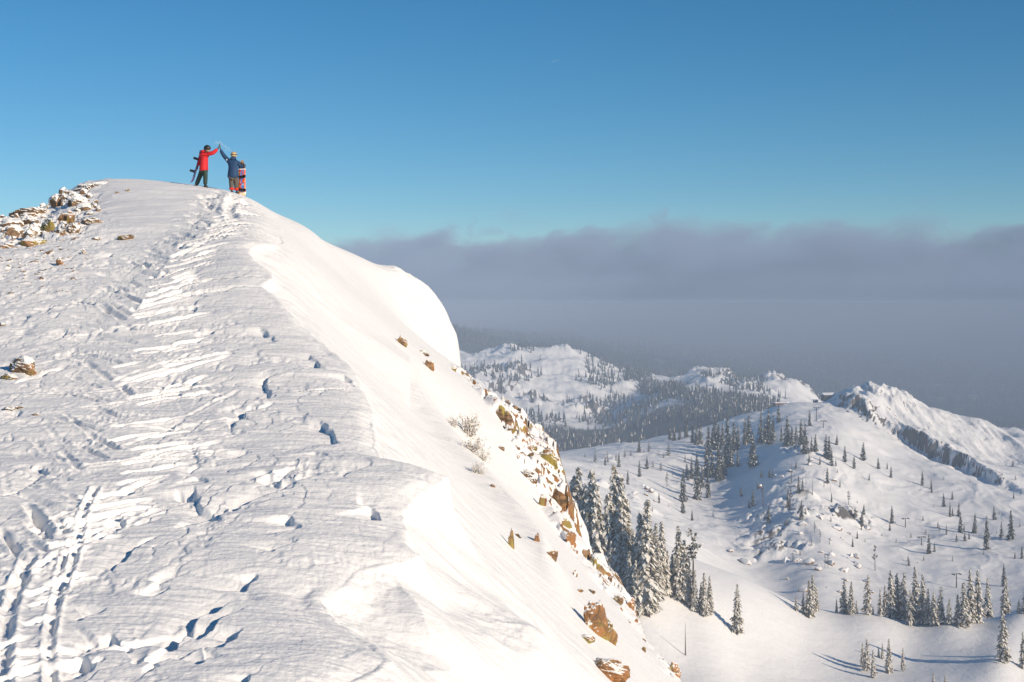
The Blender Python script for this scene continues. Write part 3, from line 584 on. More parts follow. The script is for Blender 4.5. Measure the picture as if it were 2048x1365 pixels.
ROCKS = [  # u, v, width px, height px, look, label
    (118, 404, 40, 44, 'snowy', 'snow-plastered summit rock with an overhanging dark left edge against the sky'),
    (143, 396, 40, 36, 'snowy', 'snow-crusted rock right of the overhanging summit rock, brown tip against the sky'),
    (172, 414, 26, 26, 'yellow', 'yellow-green lichened rock at the foot of the smooth summit drift'),
    (156, 408, 30, 28, 'snowy', 'snowy block just left of the yellow-green lichened rock'),
    (170, 378, 46, 20, 'snowy', 'low snow-covered rock on the upper left skyline below the summit drift'),
    (200, 368, 40, 12, 'snowy', 'thin line of rock breaking the snow near the top of the skyline'),
    (62, 430, 92, 26, 'snowy', 'long shaded snow-capped rock wall lying on the far left skyline'),
    (20, 446, 64, 22, 'snowy', 'low shaded rock running out of the left edge of the skyline'),
    (132, 436, 44, 30, 'rust', 'brown rock with pale snow stripes below the overhanging summit rock'),
    (60, 440, 44, 18, 'snowy', 'white snow-hooded boulder in front of the long rock wall'),
    (95, 458, 38, 34, 'yellow', 'upright olive rock face speckled with snow in the left outcrop'),
    (146, 462, 30, 34, 'grey', 'leaning slab with dark vertical cracks at the right end of the left outcrop'),
    (121, 464, 32, 30, 'grey', 'cracked slab between the olive rock and the leaning slab'),
    (62, 468, 44, 26, 'snowy', 'shadowed snowy boulder left of the olive rock face'),
    (26, 466, 44, 34, 'grey', 'dark broken boulder near the left edge of the outcrop'),
    (186, 444, 50, 16, 'grey', 'flat rubble ledge trailing right from the left outcrop'),
    (66, 484, 50, 24, 'yellow', 'rounded ochre boulder capped with snow below the left outcrop'),
    (4, 495, 14, 14, 'rust', 'small ochre stone cut by the left edge below the outcrop'),
    (249, 477, 34, 18, 'rust', 'flat rust-brown slab lying alone right of the left outcrop'),
    (192, 479, 18, 10, 'grey', 'small grey stone between the outcrop and the flat rust slab'),
    (120, 527, 15, 19, 'rust', 'bright orange upright stone with a blue shadow on the left slope'),
    (167, 507, 13, 12, 'grey', 'pointed grey stone above and right of the bright orange stone'),
    (234, 386, 9, 7, 'rust', 'small dark stone on the summit drift, left one of two'),
    (255, 382, 9, 8, 'yellow', 'small ochre stone on the summit drift, right one of two'),
    (44, 738, 58, 40, 'grey', 'rime-covered rock knob with brown nooks on the left snow slope'),
    (62, 746, 24, 34, 'rust', 'brown right shoulder of the rime-covered rock knob'),
    (18, 756, 40, 16, 'rust', 'low ochre stone at the foot of the rime-covered rock knob'),
    (18, 817, 40, 14, 'grey', 'flat grey-brown stone below the rock knob at the left edge'),
    (72, 830, 24, 7, 'rust', 'thin sliver of brown stone right of the flat grey-brown stone'),
    (4, 651, 14, 9, 'grey', 'small stone cut by the left edge above the rock knob'),
    (802, 684, 24, 34, 'rust', 'cluster of orange rock showing through the snow face below the dome'),
    (858, 732, 20, 40, 'rust', 'narrow orange rock streak right of the orange cluster below the dome'),
    (845, 706, 30, 14, 'grey', 'thin dark rock seam above the narrow orange streak'),
    (905, 738, 22, 16, 'yellow', 'bright yellow rock tucked under the bottom of the snow dome'),
    (1022, 1085, 12, 76, 'rust', 'tall thin orange rock rib in the middle of the snow face'),
    (1036, 1073, 14, 13, 'rust', 'small pointed brown rock beside the tall thin orange rib'),
    (1074, 1080, 17, 28, 'rust', 'wedge-shaped orange rock right of the tall thin rib'),
    (1104, 1112, 34, 34, 'rust', 'jagged orange-brown rock below the wedge-shaped rock'),
    (1132, 1050, 36, 26, 'yellow', 'ochre crag at the right end of the cliff band beside the conifers'),
    (1139, 1078, 24, 30, 'rust', 'orange slab under the ochre crag at the edge of the face'),
    (1101, 922, 42, 52, 'yellow', 'mossy olive crag on the skyline edge of the cliff'),
    (1062, 958, 34, 40, 'grey', 'round crag with snow hollows left of the mossy olive crag'),
    (1120, 1004, 40, 60, 'rust', 'dark brown cliff step above the ochre crag'),
    (1086, 1004, 20, 56, 'rust', 'thin brown cliff rib left of the dark brown cliff step'),
    (1066, 897, 20, 16, 'yellow', 'small olive rock above the mossy crag'),
    (1001, 897, 18, 14, 'grey', 'isolated dark rock in the snow right of the frosted bushes'),
    (1034, 913, 18, 12, 'grey', 'round grey rock halfway between the isolated dark rock and the mossy crag'),
    (986, 973, 10, 16, 'rust', 'small brown rock tooth at the foot of the frosted bushes'),
    (1194, 1254, 66, 112, 'rust', 'largest orange rock slab low on the snow face'),
    (1216, 1272, 40, 76, 'yellow', 'yellow-streaked block leaning against the largest orange slab'),
    (1170, 1277, 44, 22, 'yellow', 'ochre foot of rock left below the largest orange slab'),
    (1212, 1345, 96, 56, 'rust', 'orange rock half buried at the bottom edge of the face'),
    (1352, 1345, 26, 50, 'rust', 'brown rock at the lower right end of the ridge skyline'),
    (1236, 1204, 20, 22, 'rust', 'orange stone on the skyline edge above the pair of tree trunks'),
    (1262, 1212, 22, 44, 'rust', 'reddish broken rock at the edge of the ridge beside the tree trunks'),
    (1222, 1160, 16, 26, 'rust', 'small orange rock on the edge below the conifer stand'),
    (1182, 1184, 16, 10, 'rust', 'small brown rock above the largest orange slab'),
    (1158, 1182, 14, 12, 'rust', 'tiny brown rock left of the small brown rock above the slab'),
    (1150, 1150, 12, 22, 'grey', 'grey rock chip on the face between the jagged rock and the slab'),
    (1287, 1300, 10, 22, 'rust', 'brown sliver of rock on the lower skyline edge'),
]
for i, (u, v, w, h, look, lab) in enumerate(ROCKS):
    p = ridge.hit(u, v + h * 0.12); k = p.y / F
    me = stone_mesh(300 + i, (w * k * 0.62, w * k * (0.55 if u < 400 else 0.30), h * k * (0.78 if u < 400 else 0.62)))
    o = link('rock', me, M_ST[look]); o.location = (p.x, p.y + (0.12 * w * k if u < 400 else 0.10 * w * k), p.z + h * k * 0.05)
    o.rotation_euler = (0, 0, random.uniform(-0.5, 0.5)); tag(o, lab, 'rock')

PK = [stone_mesh(700 + i, (1, 0.9, 0.95), ICO2) for i in range(8)]
for i, m in enumerate(PK): m.materials.append(M_ST['snowy' if i % 3 else 'grey'])
rr = random.Random(8)
for i in range(52):
    u = rr.uniform(-10, 200); c = np.interp(u, [0, 60, 110, 160, 225], [468, 452, 425, 405, 430]); v = c + rr.uniform(-32, 34) * (1.0 if u < 170 else 0.6); s = rr.uniform(5, 17) * rr.uniform(0.6, 1)
    p = ridge.hit(u, v); k = p.y / F
    o = bpy.data.objects.new('stone', PK[i % 8]); COL.objects.link(o); o.location = p + Vector((0, 0.1, 0.05)); o.scale = (s * k * rr.uniform(0.7, 1.5), s * k, s * k * rr.uniform(0.7, 1.3)); o.rotation_euler = (rr.uniform(-.3, .3), rr.uniform(-.3, .3), rr.uniform(0, 6))
    tag(o, 'snow-plastered block packed among the bigger rocks of the left outcrop', 'stone', 'snow-plastered blocks of the left outcrop')

# little stones peeping through the wind-scoured snow on the left
PEB = [stone_mesh(900 + i, (1, 0.9, 0.7), ICO2) for i in range(6)]
for i, m in enumerate(PEB): m.materials.append(M_ST['grey' if i % 2 else 'rust'])
rr = random.Random(21)
for i in range(90):
    u = rr.uniform(0, 250) * rr.uniform(0.5, 1); v = rr.uniform(488, 600) - u * 0.12; s = rr.uniform(1.6, 4.5) * (1.3 if rr.random() < 0.2 else 1)
    p = ridge.hit(u, v); k = p.y / F
    o = bpy.data.objects.new('pebble', PEB[i % 6]); COL.objects.link(o); o.location = p; o.scale = (s * k * rr.uniform(0.8, 1.8), s * k, s * k * rr.uniform(0.4, 0.8)); o.rotation_euler = (0, 0, rr.uniform(0, 6))
    tag(o, 'small brown stone poking through the snow below the left outcrop', 'stone', 'small stones scattered below the left outcrop')

# ------------------------------------------------------------------ trees
M_BARK = NT('bark'); _n = M_BARK.noise(3.0, 4, 0.6, M_BARK.stretch(M_BARK.obj(), 1, 1, 0.25)); M_BARK = M_BARK.base(M_BARK.mix(_n, (0.05, 0.035, 0.028, 1), (0.17, 0.11, 0.08, 1)), 0.95)
def m_needles(name, a, b):
    t = NT(name); n = t.noise(0.8, 4, 0.6, t.obj()); return t.base(t.mix(n, a, b), 0.8)
M_NEEDLE = m_needles('needles', (0.045, 0.05, 0.028, 1), (0.11, 0.105, 0.06, 1))
M_OLIVE = m_needles('rimed_olive_needles', (0.16, 0.14, 0.09, 1), (0.38, 0.335, 0.24, 1))
M_CREAM = m_needles('cream_rime', (0.74, 0.69, 0.60, 1), (0.93, 0.91, 0.86, 1))
M_RIME = m_needles('rimed_needles', (0.60, 0.56, 0.50, 1), (0.90, 0.89, 0.87, 1))
M_TWIG = m_needles('twigs', (0.16, 0.10, 0.06, 1), (0.34, 0.24, 0.15, 1))

def tube(path, radii, n=7):
    vs, fs = [], []
    for i, (p, r) in enumerate(zip(path, radii)):
        for k in range(n):
            a = 2 * math.pi * k / n; vs.append((p[0] + r * math.cos(a), p[1] + r * math.sin(a), p[2]))
    for i in range(len(path) - 1):
        for k in range(n): fs.append((i * n + k, i * n + (k + 1) % n, (i + 1) * n + (k + 1) % n, (i + 1) * n + k))
    return np.array(vs), np.array(fs)

def conifer_mesh(seed, snow=0.6, width=0.13, low=0.12, dense=1.0, ragged=0.35, droop=0.45):
    """unit height fir: whorls of drooping boughs, each bough a string of needle sprays with pads of snow on top"""
    r = np.random.RandomState(seed); V, I = [], []
    nl = int(30 * dense)
    lop = r.uniform(0, 6.28)
    for L in range(nl):
        t = low + (1 - low) * (L / nl) ** 0.92
        prof = width * (1.02 - t) ** 0.72 * (0.55 + 0.45 * min(1, (t - low) / 0.12 + 0.35)) + 0.006
        nb = max(3, int(round((9 - 4 * t))))
        gap = r.uniform(0.6, 1.0)
        for b in range(nb):
            a = r.uniform(0, 6.283); ln = prof * r.uniform(1 - ragged, 1.12) * (1 + 0.18 * math.cos(a - lop)) * gap
            z0 = t + r.uniform(-0.012, 0.012); ca, sa = math.cos(a), math.sin(a)
            ns = max(2, int(round(ln / 0.017)))
            for s in range(ns):
                q = (s + 0.7) / ns; rad = ln * q; zz = z0 - droop * ln * q ** 1.4 + r.normal(0, 0.004)
                wd = (0.012 + 0.016 * (1 - t)) * r.uniform(0.7, 1.4); lg = (0.014 + 0.013 * (1 - t)) * r.uniform(0.7, 1.4)
                px, py = ca * rad, sa * rad; tw = r.uniform(-0.7, 0.7)
                da = np.array([math.cos(a + tw), math.sin(a + tw), -droop - r.uniform(-0.1, 1.1)]); db = np.array([-math.sin(a + tw), math.cos(a + tw), r.uniform(-0.5, 0.5)])
                c = np.array([px, py, zz])
                pts = [c - da * lg * .6, c + db * wd * .8 - da * lg * .1, c + da * lg * r.uniform(.9, 1.5), c - db * wd * .8 + da * lg * r.uniform(-.2, .3)]
                if r.rand() < snow: V += pts; I.append(1)
                else: V += pts; I.append(0)
                if r.rand() < 0.55:
                    o = np.array([0, 0, -0.010]); V += [x + o + r.normal(0, .004, 3) for x in pts]; I.append(0)
    # leader
    for k in range(4):
        a = r.uniform(0, 6.28); V += [(0, 0, 1.0), (0.006 * math.cos(a), 0.006 * math.sin(a), 0.965), (0, 0, 0.955), (-0.006 * math.cos(a), -0.006 * math.sin(a), 0.965)]; I.append(1 if k % 2 else 0)
    n = len(I); return mesh_np('crown', np.array(V), np.arange(4 * n).reshape(n, 4), False, I)

def trunk_mesh(seed, top=0.97, r0=0.013):
    r = np.random.RandomState(seed); zs = np.linspace(-0.06, top, 9); bx = np.cumsum(r.normal(0, .002, 9)); by = np.cumsum(r.normal(0, .002, 9)); bx -= bx[0]; by -= by[0]
    v, f = tube([(bx[i], by[i], zs[i]) for i in range(9)], [r0 * (1.25 - zs[i] / top * 1.1) if i else r0 * 1.3 for i in range(9)], 7)
    return mesh_np('trunk', v, f)

def pine_crown(seed, snow):
    """open crown: a few separate limbs with tufts"""
    r = np.random.RandomState(seed); V, I = [], []
    for L in range(15):
        t = r.uniform(0.38, 0.98); ln = 0.17 * (1.12 - t) ** 0.5 * r.uniform(0.45, 1.1); a = r.uniform(0, 6.28)
        for s in range(11):
            q = r.uniform(0.35, 1.05); c = np.array([math.cos(a) * ln * q, math.sin(a) * ln * q, t + 0.05 * q * q + r.normal(0, 0.012)]) + r.normal(0, 0.012, 3)
            for m in range(3):
                d = r.normal(size=3); d /= np.linalg.norm(d); e = np.cross(d, r.normal(size=3)); e /= np.linalg.norm(e); g = 0.022 * r.uniform(.6, 1.3)
                V += [c - d * g, c + e * g * .6, c + d * g, c - e * g * .6]; I.append(1 if r.rand() < snow else 0)
    n = len(I); return mesh_np('crown', np.array(V), np.arange(4 * n).reshape(n, 4), False, I)

def stub_mesh(seed):
    r = np.random.RandomState(seed); V, Fq = [], []
    for k in range(9):
        z = r.uniform(0.3, 0.93); a = r.uniform(0, 6.28); ln = r.uniform(0.015, 0.06) * (1.1 - z); d = np.array([math.cos(a), math.sin(a), -0.3]) * ln; w = np.array([0, 0, 0.004])
        s = np.array([-math.sin(a), math.cos(a), 0]) * 0.003; b = len(V); c = np.array([0, 0, z])
        V += [c + w, c - w, c + d, c + s]; Fq += [(b, b + 1, b + 2), (b, b + 2, b + 3), (b + 1, b + 3, b + 2)]
    return mesh_np('branch_stubs', np.array(V), np.array(Fq), False)

def protos(crowns, mats, names, tr):
    out = []
    for c, t in zip(crowns, tr):
        r = bpy.data.objects.new('conifer_tree', None); to = bpy.data.objects.new('trunk', t); co = bpy.data.objects.new('crown', c)
        t.materials.append(M_BARK)
        for m in mats: c.materials.append(m)
        out.append((r, to, co))
    return out
TRK = [trunk_mesh(40 + i) for i in range(5)]
K_HEAVY = protos([conifer_mesh(50 + i, 0.90, 0.145 + 0.014 * (i % 3), 0.07 + 0.05 * (i % 2), 1.6, 0.5) for i in range(6)], [M_OLIVE, M_CREAM], None, [trunk_mesh(40 + i) for i in range(6)])
K_BENCH = protos([conifer_mesh(60 + i, 0.80, 0.168 + 0.014 * (i % 3), 0.08, 1.1, 0.4) for i in range(6)], [M_OLIVE, M_CREAM], None, [trunk_mesh(60 + i) for i in range(6)])
K_DARK = protos([conifer_mesh(70 + i, 0.26, 0.160 + 0.02 * (i % 3), 0.07, 0.85, 0.4) for i in range(6)], [M_NEEDLE, M_RIME], None, [trunk_mesh(70 + i) for i in range(6)])
K_PINE = protos([pine_crown(80 + i, 0.55 if i < 2 else 0.2) for i in range(4)], [M_NEEDLE, M_RIME], None, [trunk_mesh(80 + i, 0.95, 0.016) for i in range(4)])
K_YOUNG = protos([conifer_mesh(90 + i, 0.4, 0.26, 0.02, 0.45, 0.4, 0.3) for i in range(3)], [M_NEEDLE, M_RIME], None, [trunk_mesh(90 + i, 0.9, 0.02) for i in range(3)])
_sn = [(trunk_mesh(100 + i, 1.0, 0.016), stub_mesh(100 + i)) for i in range(3)]
K_SNAG = []
for a, b in _sn:
    a.materials.append(M_BARK); b.materials.append(M_BARK); K_SNAG.append((bpy.data.objects.new('dead_tree', None), bpy.data.objects.new('trunk', a), bpy.data.objects.new('branch_stubs', b)))

def plant(kind, p, h, label, cat, group=None, i=0, wide=1.0, name=None, parts=True, lean=0.0):
    r0, t0, c0 = kind[i % len(kind)]
    r = r0.copy(); COL.objects.link(r); r.location = p; r.scale = (h * wide, h * wide, h); r.rotation_euler = (lean, lean * .5, random.uniform(0, 6.28))
    if name: r.name = name
    for s in (t0, c0):
        c = s.copy(); COL.objects.link(c); c.parent = r
    return tag(r, label, cat, group)

ORD = ['first', 'second', 'third', 'fourth', 'fifth', 'sixth', 'seventh', 'eighth', 'ninth', 'tenth', 'eleventh', 'twelfth', 'thirteenth', 'fourteenth', 'fifteenth', 'sixteenth', 'seventeenth', 'eighteenth', 'nineteenth', 'twentieth',
       'twenty-first', 'twenty-second', 'twenty-third', 'twenty-fourth', 'twenty-fifth', 'twenty-sixth', 'twenty-seventh', 'twenty-eighth', 'twenty-ninth', 'thirtieth', 'thirty-first', 'thirty-second', 'thirty-third', 'thirty-fourth', 'thirty-fifth', 'thirty-sixth']
N_TREES = 0
def row(kind, items, what, where, group, y0, cat='tree', wide=1.0, ymax=None):
    """items: (u, base v, top v) of each tree; labels count them from the left"""
    global N_TREES
    for i, (u, vb, vt) in enumerate(sorted(items)):
        p = valley.hit(u, vb, y0)
        if ymax and p.y > ymax: p = valley.point(u, ymax)
        h = (p.z - (HV - vt) / F * p.y); h = max(abs(h), 2.0)
        k = kind
        plant(k, p, h, '%s %s, %s from the left' % (what, where, ORD[i]), cat, group, i * 5 + int(u), wide * (0.9 + 0.25 * ((int(u) * 7) % 10) / 10)); N_TREES += 1

row(K_HEAVY, [(1138, 1170, 985), (1147, 1180, 952), (1157, 1185, 934), (1170, 1190, 968), (1184, 1190, 940), (1197, 1195, 990), (1208, 1195, 1052), (1216, 1195, 985), (1228, 1190, 928), (1243, 1195, 950), (1254, 1195, 1000), (1150, 1190, 1010), (1176, 1195, 1020), (1192, 1195, 965), (1235, 1200, 1020), (1248, 1205, 1060), (1165, 1195, 1055), (1187, 1200, 1075), (1222, 1205, 1082)],
    'rime-white fir', 'in the dense stand beside the cliff', 'dense stand of snow-laden firs beside the cliff', 330)
row(K_HEAVY, [(1258, 1222, 1100), (1267, 1205, 1062), (1279, 1222, 1026), (1294, 1232, 998), (1303, 1228, 1075), (1312, 1195, 1046), (1324, 1188, 1043), (1335, 1190, 1100), (1286, 1230, 1050), (1317, 1200, 1090), (1299, 1235, 1130), (1271, 1232, 1120)],
    'tall snow-laden fir', 'of the middle stand on the white slope', 'middle stand of snow-laden firs', 330)
row(K_HEAVY, [(1344, 1190, 1108), (1357, 1200, 1052), (1369, 1205, 1078), (1377, 1208, 1112)], 'slim snow-laden fir', 'in the small stand right of the middle firs', 'small stand of slim firs', 330)
row(K_PINE[:2], [(1386, 1215, 1066)], 'open-crowned frosted pine', 'beside the small fir stand', None, 330, wide=1.15)
row(K_HEAVY, [(1390, 1222, 1140), (1408, 1232, 1145), (1419, 1230, 1152), (1402, 1225, 1165)], 'bushy snow-laden fir', 'in the lowest stand on the white slope', 'lowest stand of firs on the white slope', 330)
p = valley.hit(1474, 1269, 330); plant(K_BENCH, p, (1269 - 1168) / F * p.y, 'lone slender fir standing on the open white slope above the dead pole', 'tree', None, 1, 0.95); N_TREES += 1
p = valley.hit(1371, 1311, 300); plant(K_SNAG, p, (1311 - 1245) / F * p.y, 'bare dead tree pole on the smooth snow casting a thin shadow', 'dead tree', None, 0, 1.0)
row(K_HEAVY, [(1725, 1335, 1286), (1734, 1343, 1277), (1746, 1356, 1300)], 'snow-dusted fir', 'of the trio with long shadows on the lower slope', 'trio of firs on the lower slope', 330)
row(K_HEAVY, [(1757, 1315, 1294), (1765, 1318, 1286), (1778, 1346, 1278), (1806, 1344, 1296)], 'small snow-dusted fir', 'right of the trio on the lower slope', 'small firs right of the trio', 330)
row(K_HEAVY, [(1867, 1385, 1345), (1891, 1386, 1347)], 'treetop cut by the bottom edge', 'of the lower slope', 'treetops at the bottom edge', 330)
row(K_BENCH, [(2005, 1325, 1217), (2046, 1337, 1262)], 'full snow-dusted fir', 'with a long shadow at the right edge', 'firs at the right edge of the lower slope', 330)
row(K_BENCH, [(1592, 1222, 1190), (1606, 1226, 1184), (1618, 1234, 1158), (1625, 1222, 1148), (1633, 1222, 1172), (1673, 1226, 1198), (1688, 1228, 1160), (1703, 1230, 1162), (1713, 1228, 1200), (1736, 1230, 1150), (1746, 1230, 1212), (1760, 1233, 1178), (1770, 1232, 1170), (1781, 1236, 1140),
              (1794, 1238, 1145), (1808, 1242, 1145), (1821, 1250, 1178), (1830, 1228, 1132), (1845, 1248, 1148), (1856, 1250, 1176), (1867, 1252, 1184), (1882, 1248, 1172), (1899, 1250, 1196), (1915, 1252, 1188), (1927, 1255, 1165), (1940, 1247, 1138), (1955, 1246, 1140), (1975, 1236, 1155), (2010, 1228, 1150), (2038, 1228, 1198), (2050, 1228, 1165)],
    'snow-dusted conifer', 'in the row along the bench', 'row of conifers along the snow bench', 560, ymax=625)
row(K_DARK, [(1340, 880, 845), (1348, 882, 842), (1360, 880, 850), (1372, 876, 832), (1385, 886, 846), (1393, 890, 850), (1400, 888, 842), (1417, 912, 852), (1424, 900, 860), (1430, 900, 830), (1437, 896, 845), (1445, 892, 845), (1455, 908, 832), (1462, 934, 868), (1468, 905, 842), (1476, 895, 850), (1490, 890, 836), (1498, 886, 828), (1505, 936, 864),
             (1522, 888, 822), (1530, 884, 835), (1537, 890, 820), (1546, 884, 830), (1557, 845, 810), (1563, 884, 850), (1574, 892, 830)],
    'dark conifer', 'in the belt across the shaded hill', 'belt of dark conifers across the shaded hill', 850)
row(K_DARK, [(1366, 1005, 938), (1383, 958, 914), (1395, 1000, 918), (1404, 975, 930), (1416, 996, 940), (1413, 955, 885), (1424, 952, 900), (1437, 962, 884), (1452, 935, 884), (1476, 934, 900), (1393, 952, 905), (1445, 950, 896)],
    'tall dark fir', 'in the clump down the shaded gully', 'clump of dark firs in the shaded gully', 800)
row(K_DARK, [(1584, 892, 852), (1592, 888, 850), (1602, 890, 838), (1610, 908, 844), (1619, 852, 820), (1623, 904, 874), (1631, 904, 868), (1652, 915, 868), (1658, 920, 872), (1663, 932, 896), (1674, 890, 868), (1690, 925, 890)],
    'dark conifer', 'on the hill crest below the peak', 'conifers on the crest below the peak', 850)
row(K_YOUNG, [(1298, 904, 880), (1306, 935, 918), (1322, 942, 922), (1337, 912, 886), (1318, 912, 903), (1327, 916, 905), (1370, 926, 908), (1287, 906, 898), (1250, 915, 895), (1262, 912, 898), (1232, 922, 905), (1215, 925, 902), (1190, 925, 898), (1170, 915, 905)],
    'small dark bushy conifer', 'on the rounded knoll behind the fir stands', 'bushy conifers on the knoll', 850)
row(K_PINE[2:], [(1334, 975, 946), (1581, 1012, 974), (1697, 1010, 983), (1750, 1142, 1092), (1525, 995, 968), (1650, 1137, 1110), (1656, 1137, 1112), (1629, 1066, 1044), (1640, 1085, 1060), (1738, 1060, 1040)],
    'ragged dark pine', 'scattered over the rocky hillside', 'ragged pines on the rocky hillside', 700)
row(K_SNAG, [(1583, 966, 918), (1612, 968, 942), (1625, 990, 955), (1648, 975, 945), (1661, 984, 968), (1526, 1012, 970), (1483, 1012, 990), (1426, 1015, 998), (1590, 960, 940)],
    'thin dead tree', 'on the shaded hillside', 'thin dead trees on the hillside', 700, cat='dead tree')
row(K_DARK, [(1545, 957, 937), (1597, 987, 952), (1708, 938, 910), (1727, 922, 884), (1782, 956, 932), (1728, 1030, 1008), (1710, 1036, 1014), (1723, 1048, 1030), (1498, 1017, 998), (1384, 1042, 1020), (1426, 1034, 1022), (1640, 930, 912), (1618, 930, 908), (1663, 1005, 985), (1680, 975, 960)],
    'single small dark conifer', 'on the open hillside under the peak', 'single conifers on the open hillside', 700)
row(K_DARK, [(1876, 1056, 1041), (1887, 1014, 986), (1900, 1034, 1005), (1893, 1070, 1050), (1905, 1033, 1015), (1921, 1066, 1024), (1928, 1064, 1048), (1938, 1079, 1062), (1950, 1067, 1025), (1913, 1084, 1066), (1973, 1100, 1031), (1988, 1040, 1012), (2003, 1076, 1043), (2022, 1080, 1020), (2044, 1118, 1092), (2030, 1118, 1103), (1846, 1042, 1030)],
    'dark fir', 'on the slope at the right below the cliff', 'dark firs on the right slope below the cliff', 700)
rr = random.Random(91)
for i in range(64):
    if i < 44: u, v = rr.gauss(1620, 75), rr.gauss(1115, 42)
    elif i < 54: u, v = rr.gauss(1575, 30), rr.gauss(952, 14)
    else: u, v = rr.gauss(1285, 35), rr.gauss(985, 14)
    v = min(v, 1185); p = valley.hit(u, v, 700); s = rr.uniform(1.0, 3.4) * (1.5 if rr.random() < 0.2 else 1.0)
    if not 720 < p.y < 1400: continue
    o = bpy.data.objects.new('boulder', PK[i % 8]); COL.objects.link(o); o.location = p; o.scale = (s * rr.uniform(0.8, 1.6), s, s * rr.uniform(0.7, 1.2)); o.rotation_euler = (rr.uniform(-.4, .4), rr.uniform(-.4, .4), rr.uniform(0, 6))
    tag(o, 'snow-capped boulder on the rocky ground of the hillside below the peak', 'boulder', 'snow-capped boulders on the hillside')
# bare little bushes and saplings on the hillside
rr = random.Random(77)
SAP = []
for i in range(60):
    u = rr.uniform(1180, 2040); v = rr.uniform(930, 1190)
    if v > 1130 and u > 1450: v -= 60
    p = valley.hit(u, v, 700)
    if 700 < p.y < 1480:
        plant(K_YOUNG, p, rr.uniform(2.0, 5.0), 'tiny dark sapling half buried in the snow of the hillside', 'sapling', 'tiny saplings dotted over the hillside', i, 0.9, 'sapling')

rr = random.Random(31)
i = 0
while i < 46:
    u = rr.uniform(1200, 2040); v = rr.uniform(900, 1180); p = valley.hit(u, v, 780)
    if 820 < p.y < 1480 and (p.x * 0.7 + p.y > 1050):
        plant(K_DARK, p, rr.uniform(5, 14), 'thin grey-green conifer scattered loosely over the hillside below the peak', 'tree', 'loose scatter of conifers on the hillside', i, 1.1); i += 1

# trees of the middle hill, then the woods that run together
FORV, FORF, FORM = [], [], []
def cone_tree(p, h, w, r, out):
    b = len(out[0]) if False else cone_tree.n
    vs, fs, ms = [], [], []
    for k, (z0, z1, rr_) in enumerate(((0.10, 0.52, 1.0), (0.34, 0.78, 0.74), (0.62, 1.0, 0.46))):
        n = 6; o = len(vs); ph = r.uniform(0, 6.28)
        for j in range(n):
            a = ph + j * 6.283 / n; q = rr_ * w * r.uniform(0.55, 1.25); vs.append((p[0] + q * math.cos(a), p[1] + q * math.sin(a), p[2] + h * (z0 + r.uniform(-.05, .05))))
        vs.append((p[0], p[1], p[2] + h * z1))
        for j in range(n): fs.append((b + o + j, b + o + (j + 1) % n, b + o + n)); ms.append(1 if r.random() < (0.08 if p[1] < 2900 else 0.0) else 0)
    out[0].extend(vs); out[1].extend(fs); out[2].extend(ms); cone_tree.n += len(vs)
cone_tree.n = 0
rr = random.Random(5)
vpx = valley.v()
def scatter(n, u0, u1, y0, y1, dens, fn):
    c = 0; tries = 0
    while c < n and tries < n * 40:
        tries += 1; u = rr.uniform(u0, u1); Yv = math.exp(rr.uniform(math.log(y0), math.log(y1)))
        x = (u - HU) / F * Yv
        if rr.random() > dens(u, Yv, x): continue
        fn(Vector((x, Yv, valley.z_at(u, Yv) - 0.5))); c += 1
def n2(x, y, s): return float(fbm(np.array([x]), np.array([y]), 3, s)[0])
def forest_fn(p): cone_tree(p, rr.uniform(10, 19), rr.uniform(1.8, 3.0), rr, (FORV, FORF, FORM))
def sp(a, b, x): return float(ss(a, b, np.float64(x)))
cnt = [0]
def single(p):
    cnt[0] += 1
    if cnt[0] <= 20: plant(K_DARK, p, rr.uniform(12, 20), 'small grey-green conifer dotting the sunlit middle hill', 'tree', 'conifers dotting the sunlit middle hill', cnt[0], 1.1)
    else: forest_fn(p)
scatter(560, 900, 1340, 2150, 2930, lambda u, Yv, x: sp(0.0, 0.25, n2(x / 120, Yv / 160, 301)) * 0.9, single)
scatter(240, 1380, 1700, 2450, 2980, lambda u, Yv, x: sp(0.0, 0.25, n2(x / 120, Yv / 160, 302)) * 0.9, forest_fn)
scatter(2000, 1090, 1560, 1700, 2330, lambda u, Yv, x: sp(-0.25, 0.05, n2(x / 150, Yv / 150, 303)) * (1.0 if u > 1230 else sp(2200, 2050, Yv)), forest_fn)
scatter(800, 1170, 1410, 2300, 2930, lambda u, Yv, x: sp(0.55, 0.0, abs((u - 1310 - (2600 - Yv) * 0.13) / 62)), forest_fn)
scatter(260, 1020, 1180, 1880, 2160, lambda u, Yv, x: sp(-0.2, 0.1, n2(x / 80, Yv / 80, 306)), forest_fn)
scatter(900, 960, 1650, 2950, 3350, lambda u, Yv, x: sp(-0.3, 0.1, n2(x / 150, Yv / 150, 304)), forest_fn)
scatter(160, 900, 1010, 3480, 3620, lambda u, Yv, x: 1.0, forest_fn)
scatter(3600, 820, 2048, 3300, 6000, lambda u, Yv, x: sp(-0.15, 0.1, n2(x / 300, Yv / 400, 305)), forest_fn)
t_ = NT('far_needles'); M_FAR = t_.base(t_.mix(t_.noise(0.05, 3, 0.6, t_.pos()), (0.030, 0.038, 0.030, 1), (0.09, 0.095, 0.09, 1)), 0.9)
o = link('forest', mesh_np('forest', np.array(FORV), np.array(FORF), False, FORM), [M_FAR, M_RIME]); tag(o, kind='stuff')

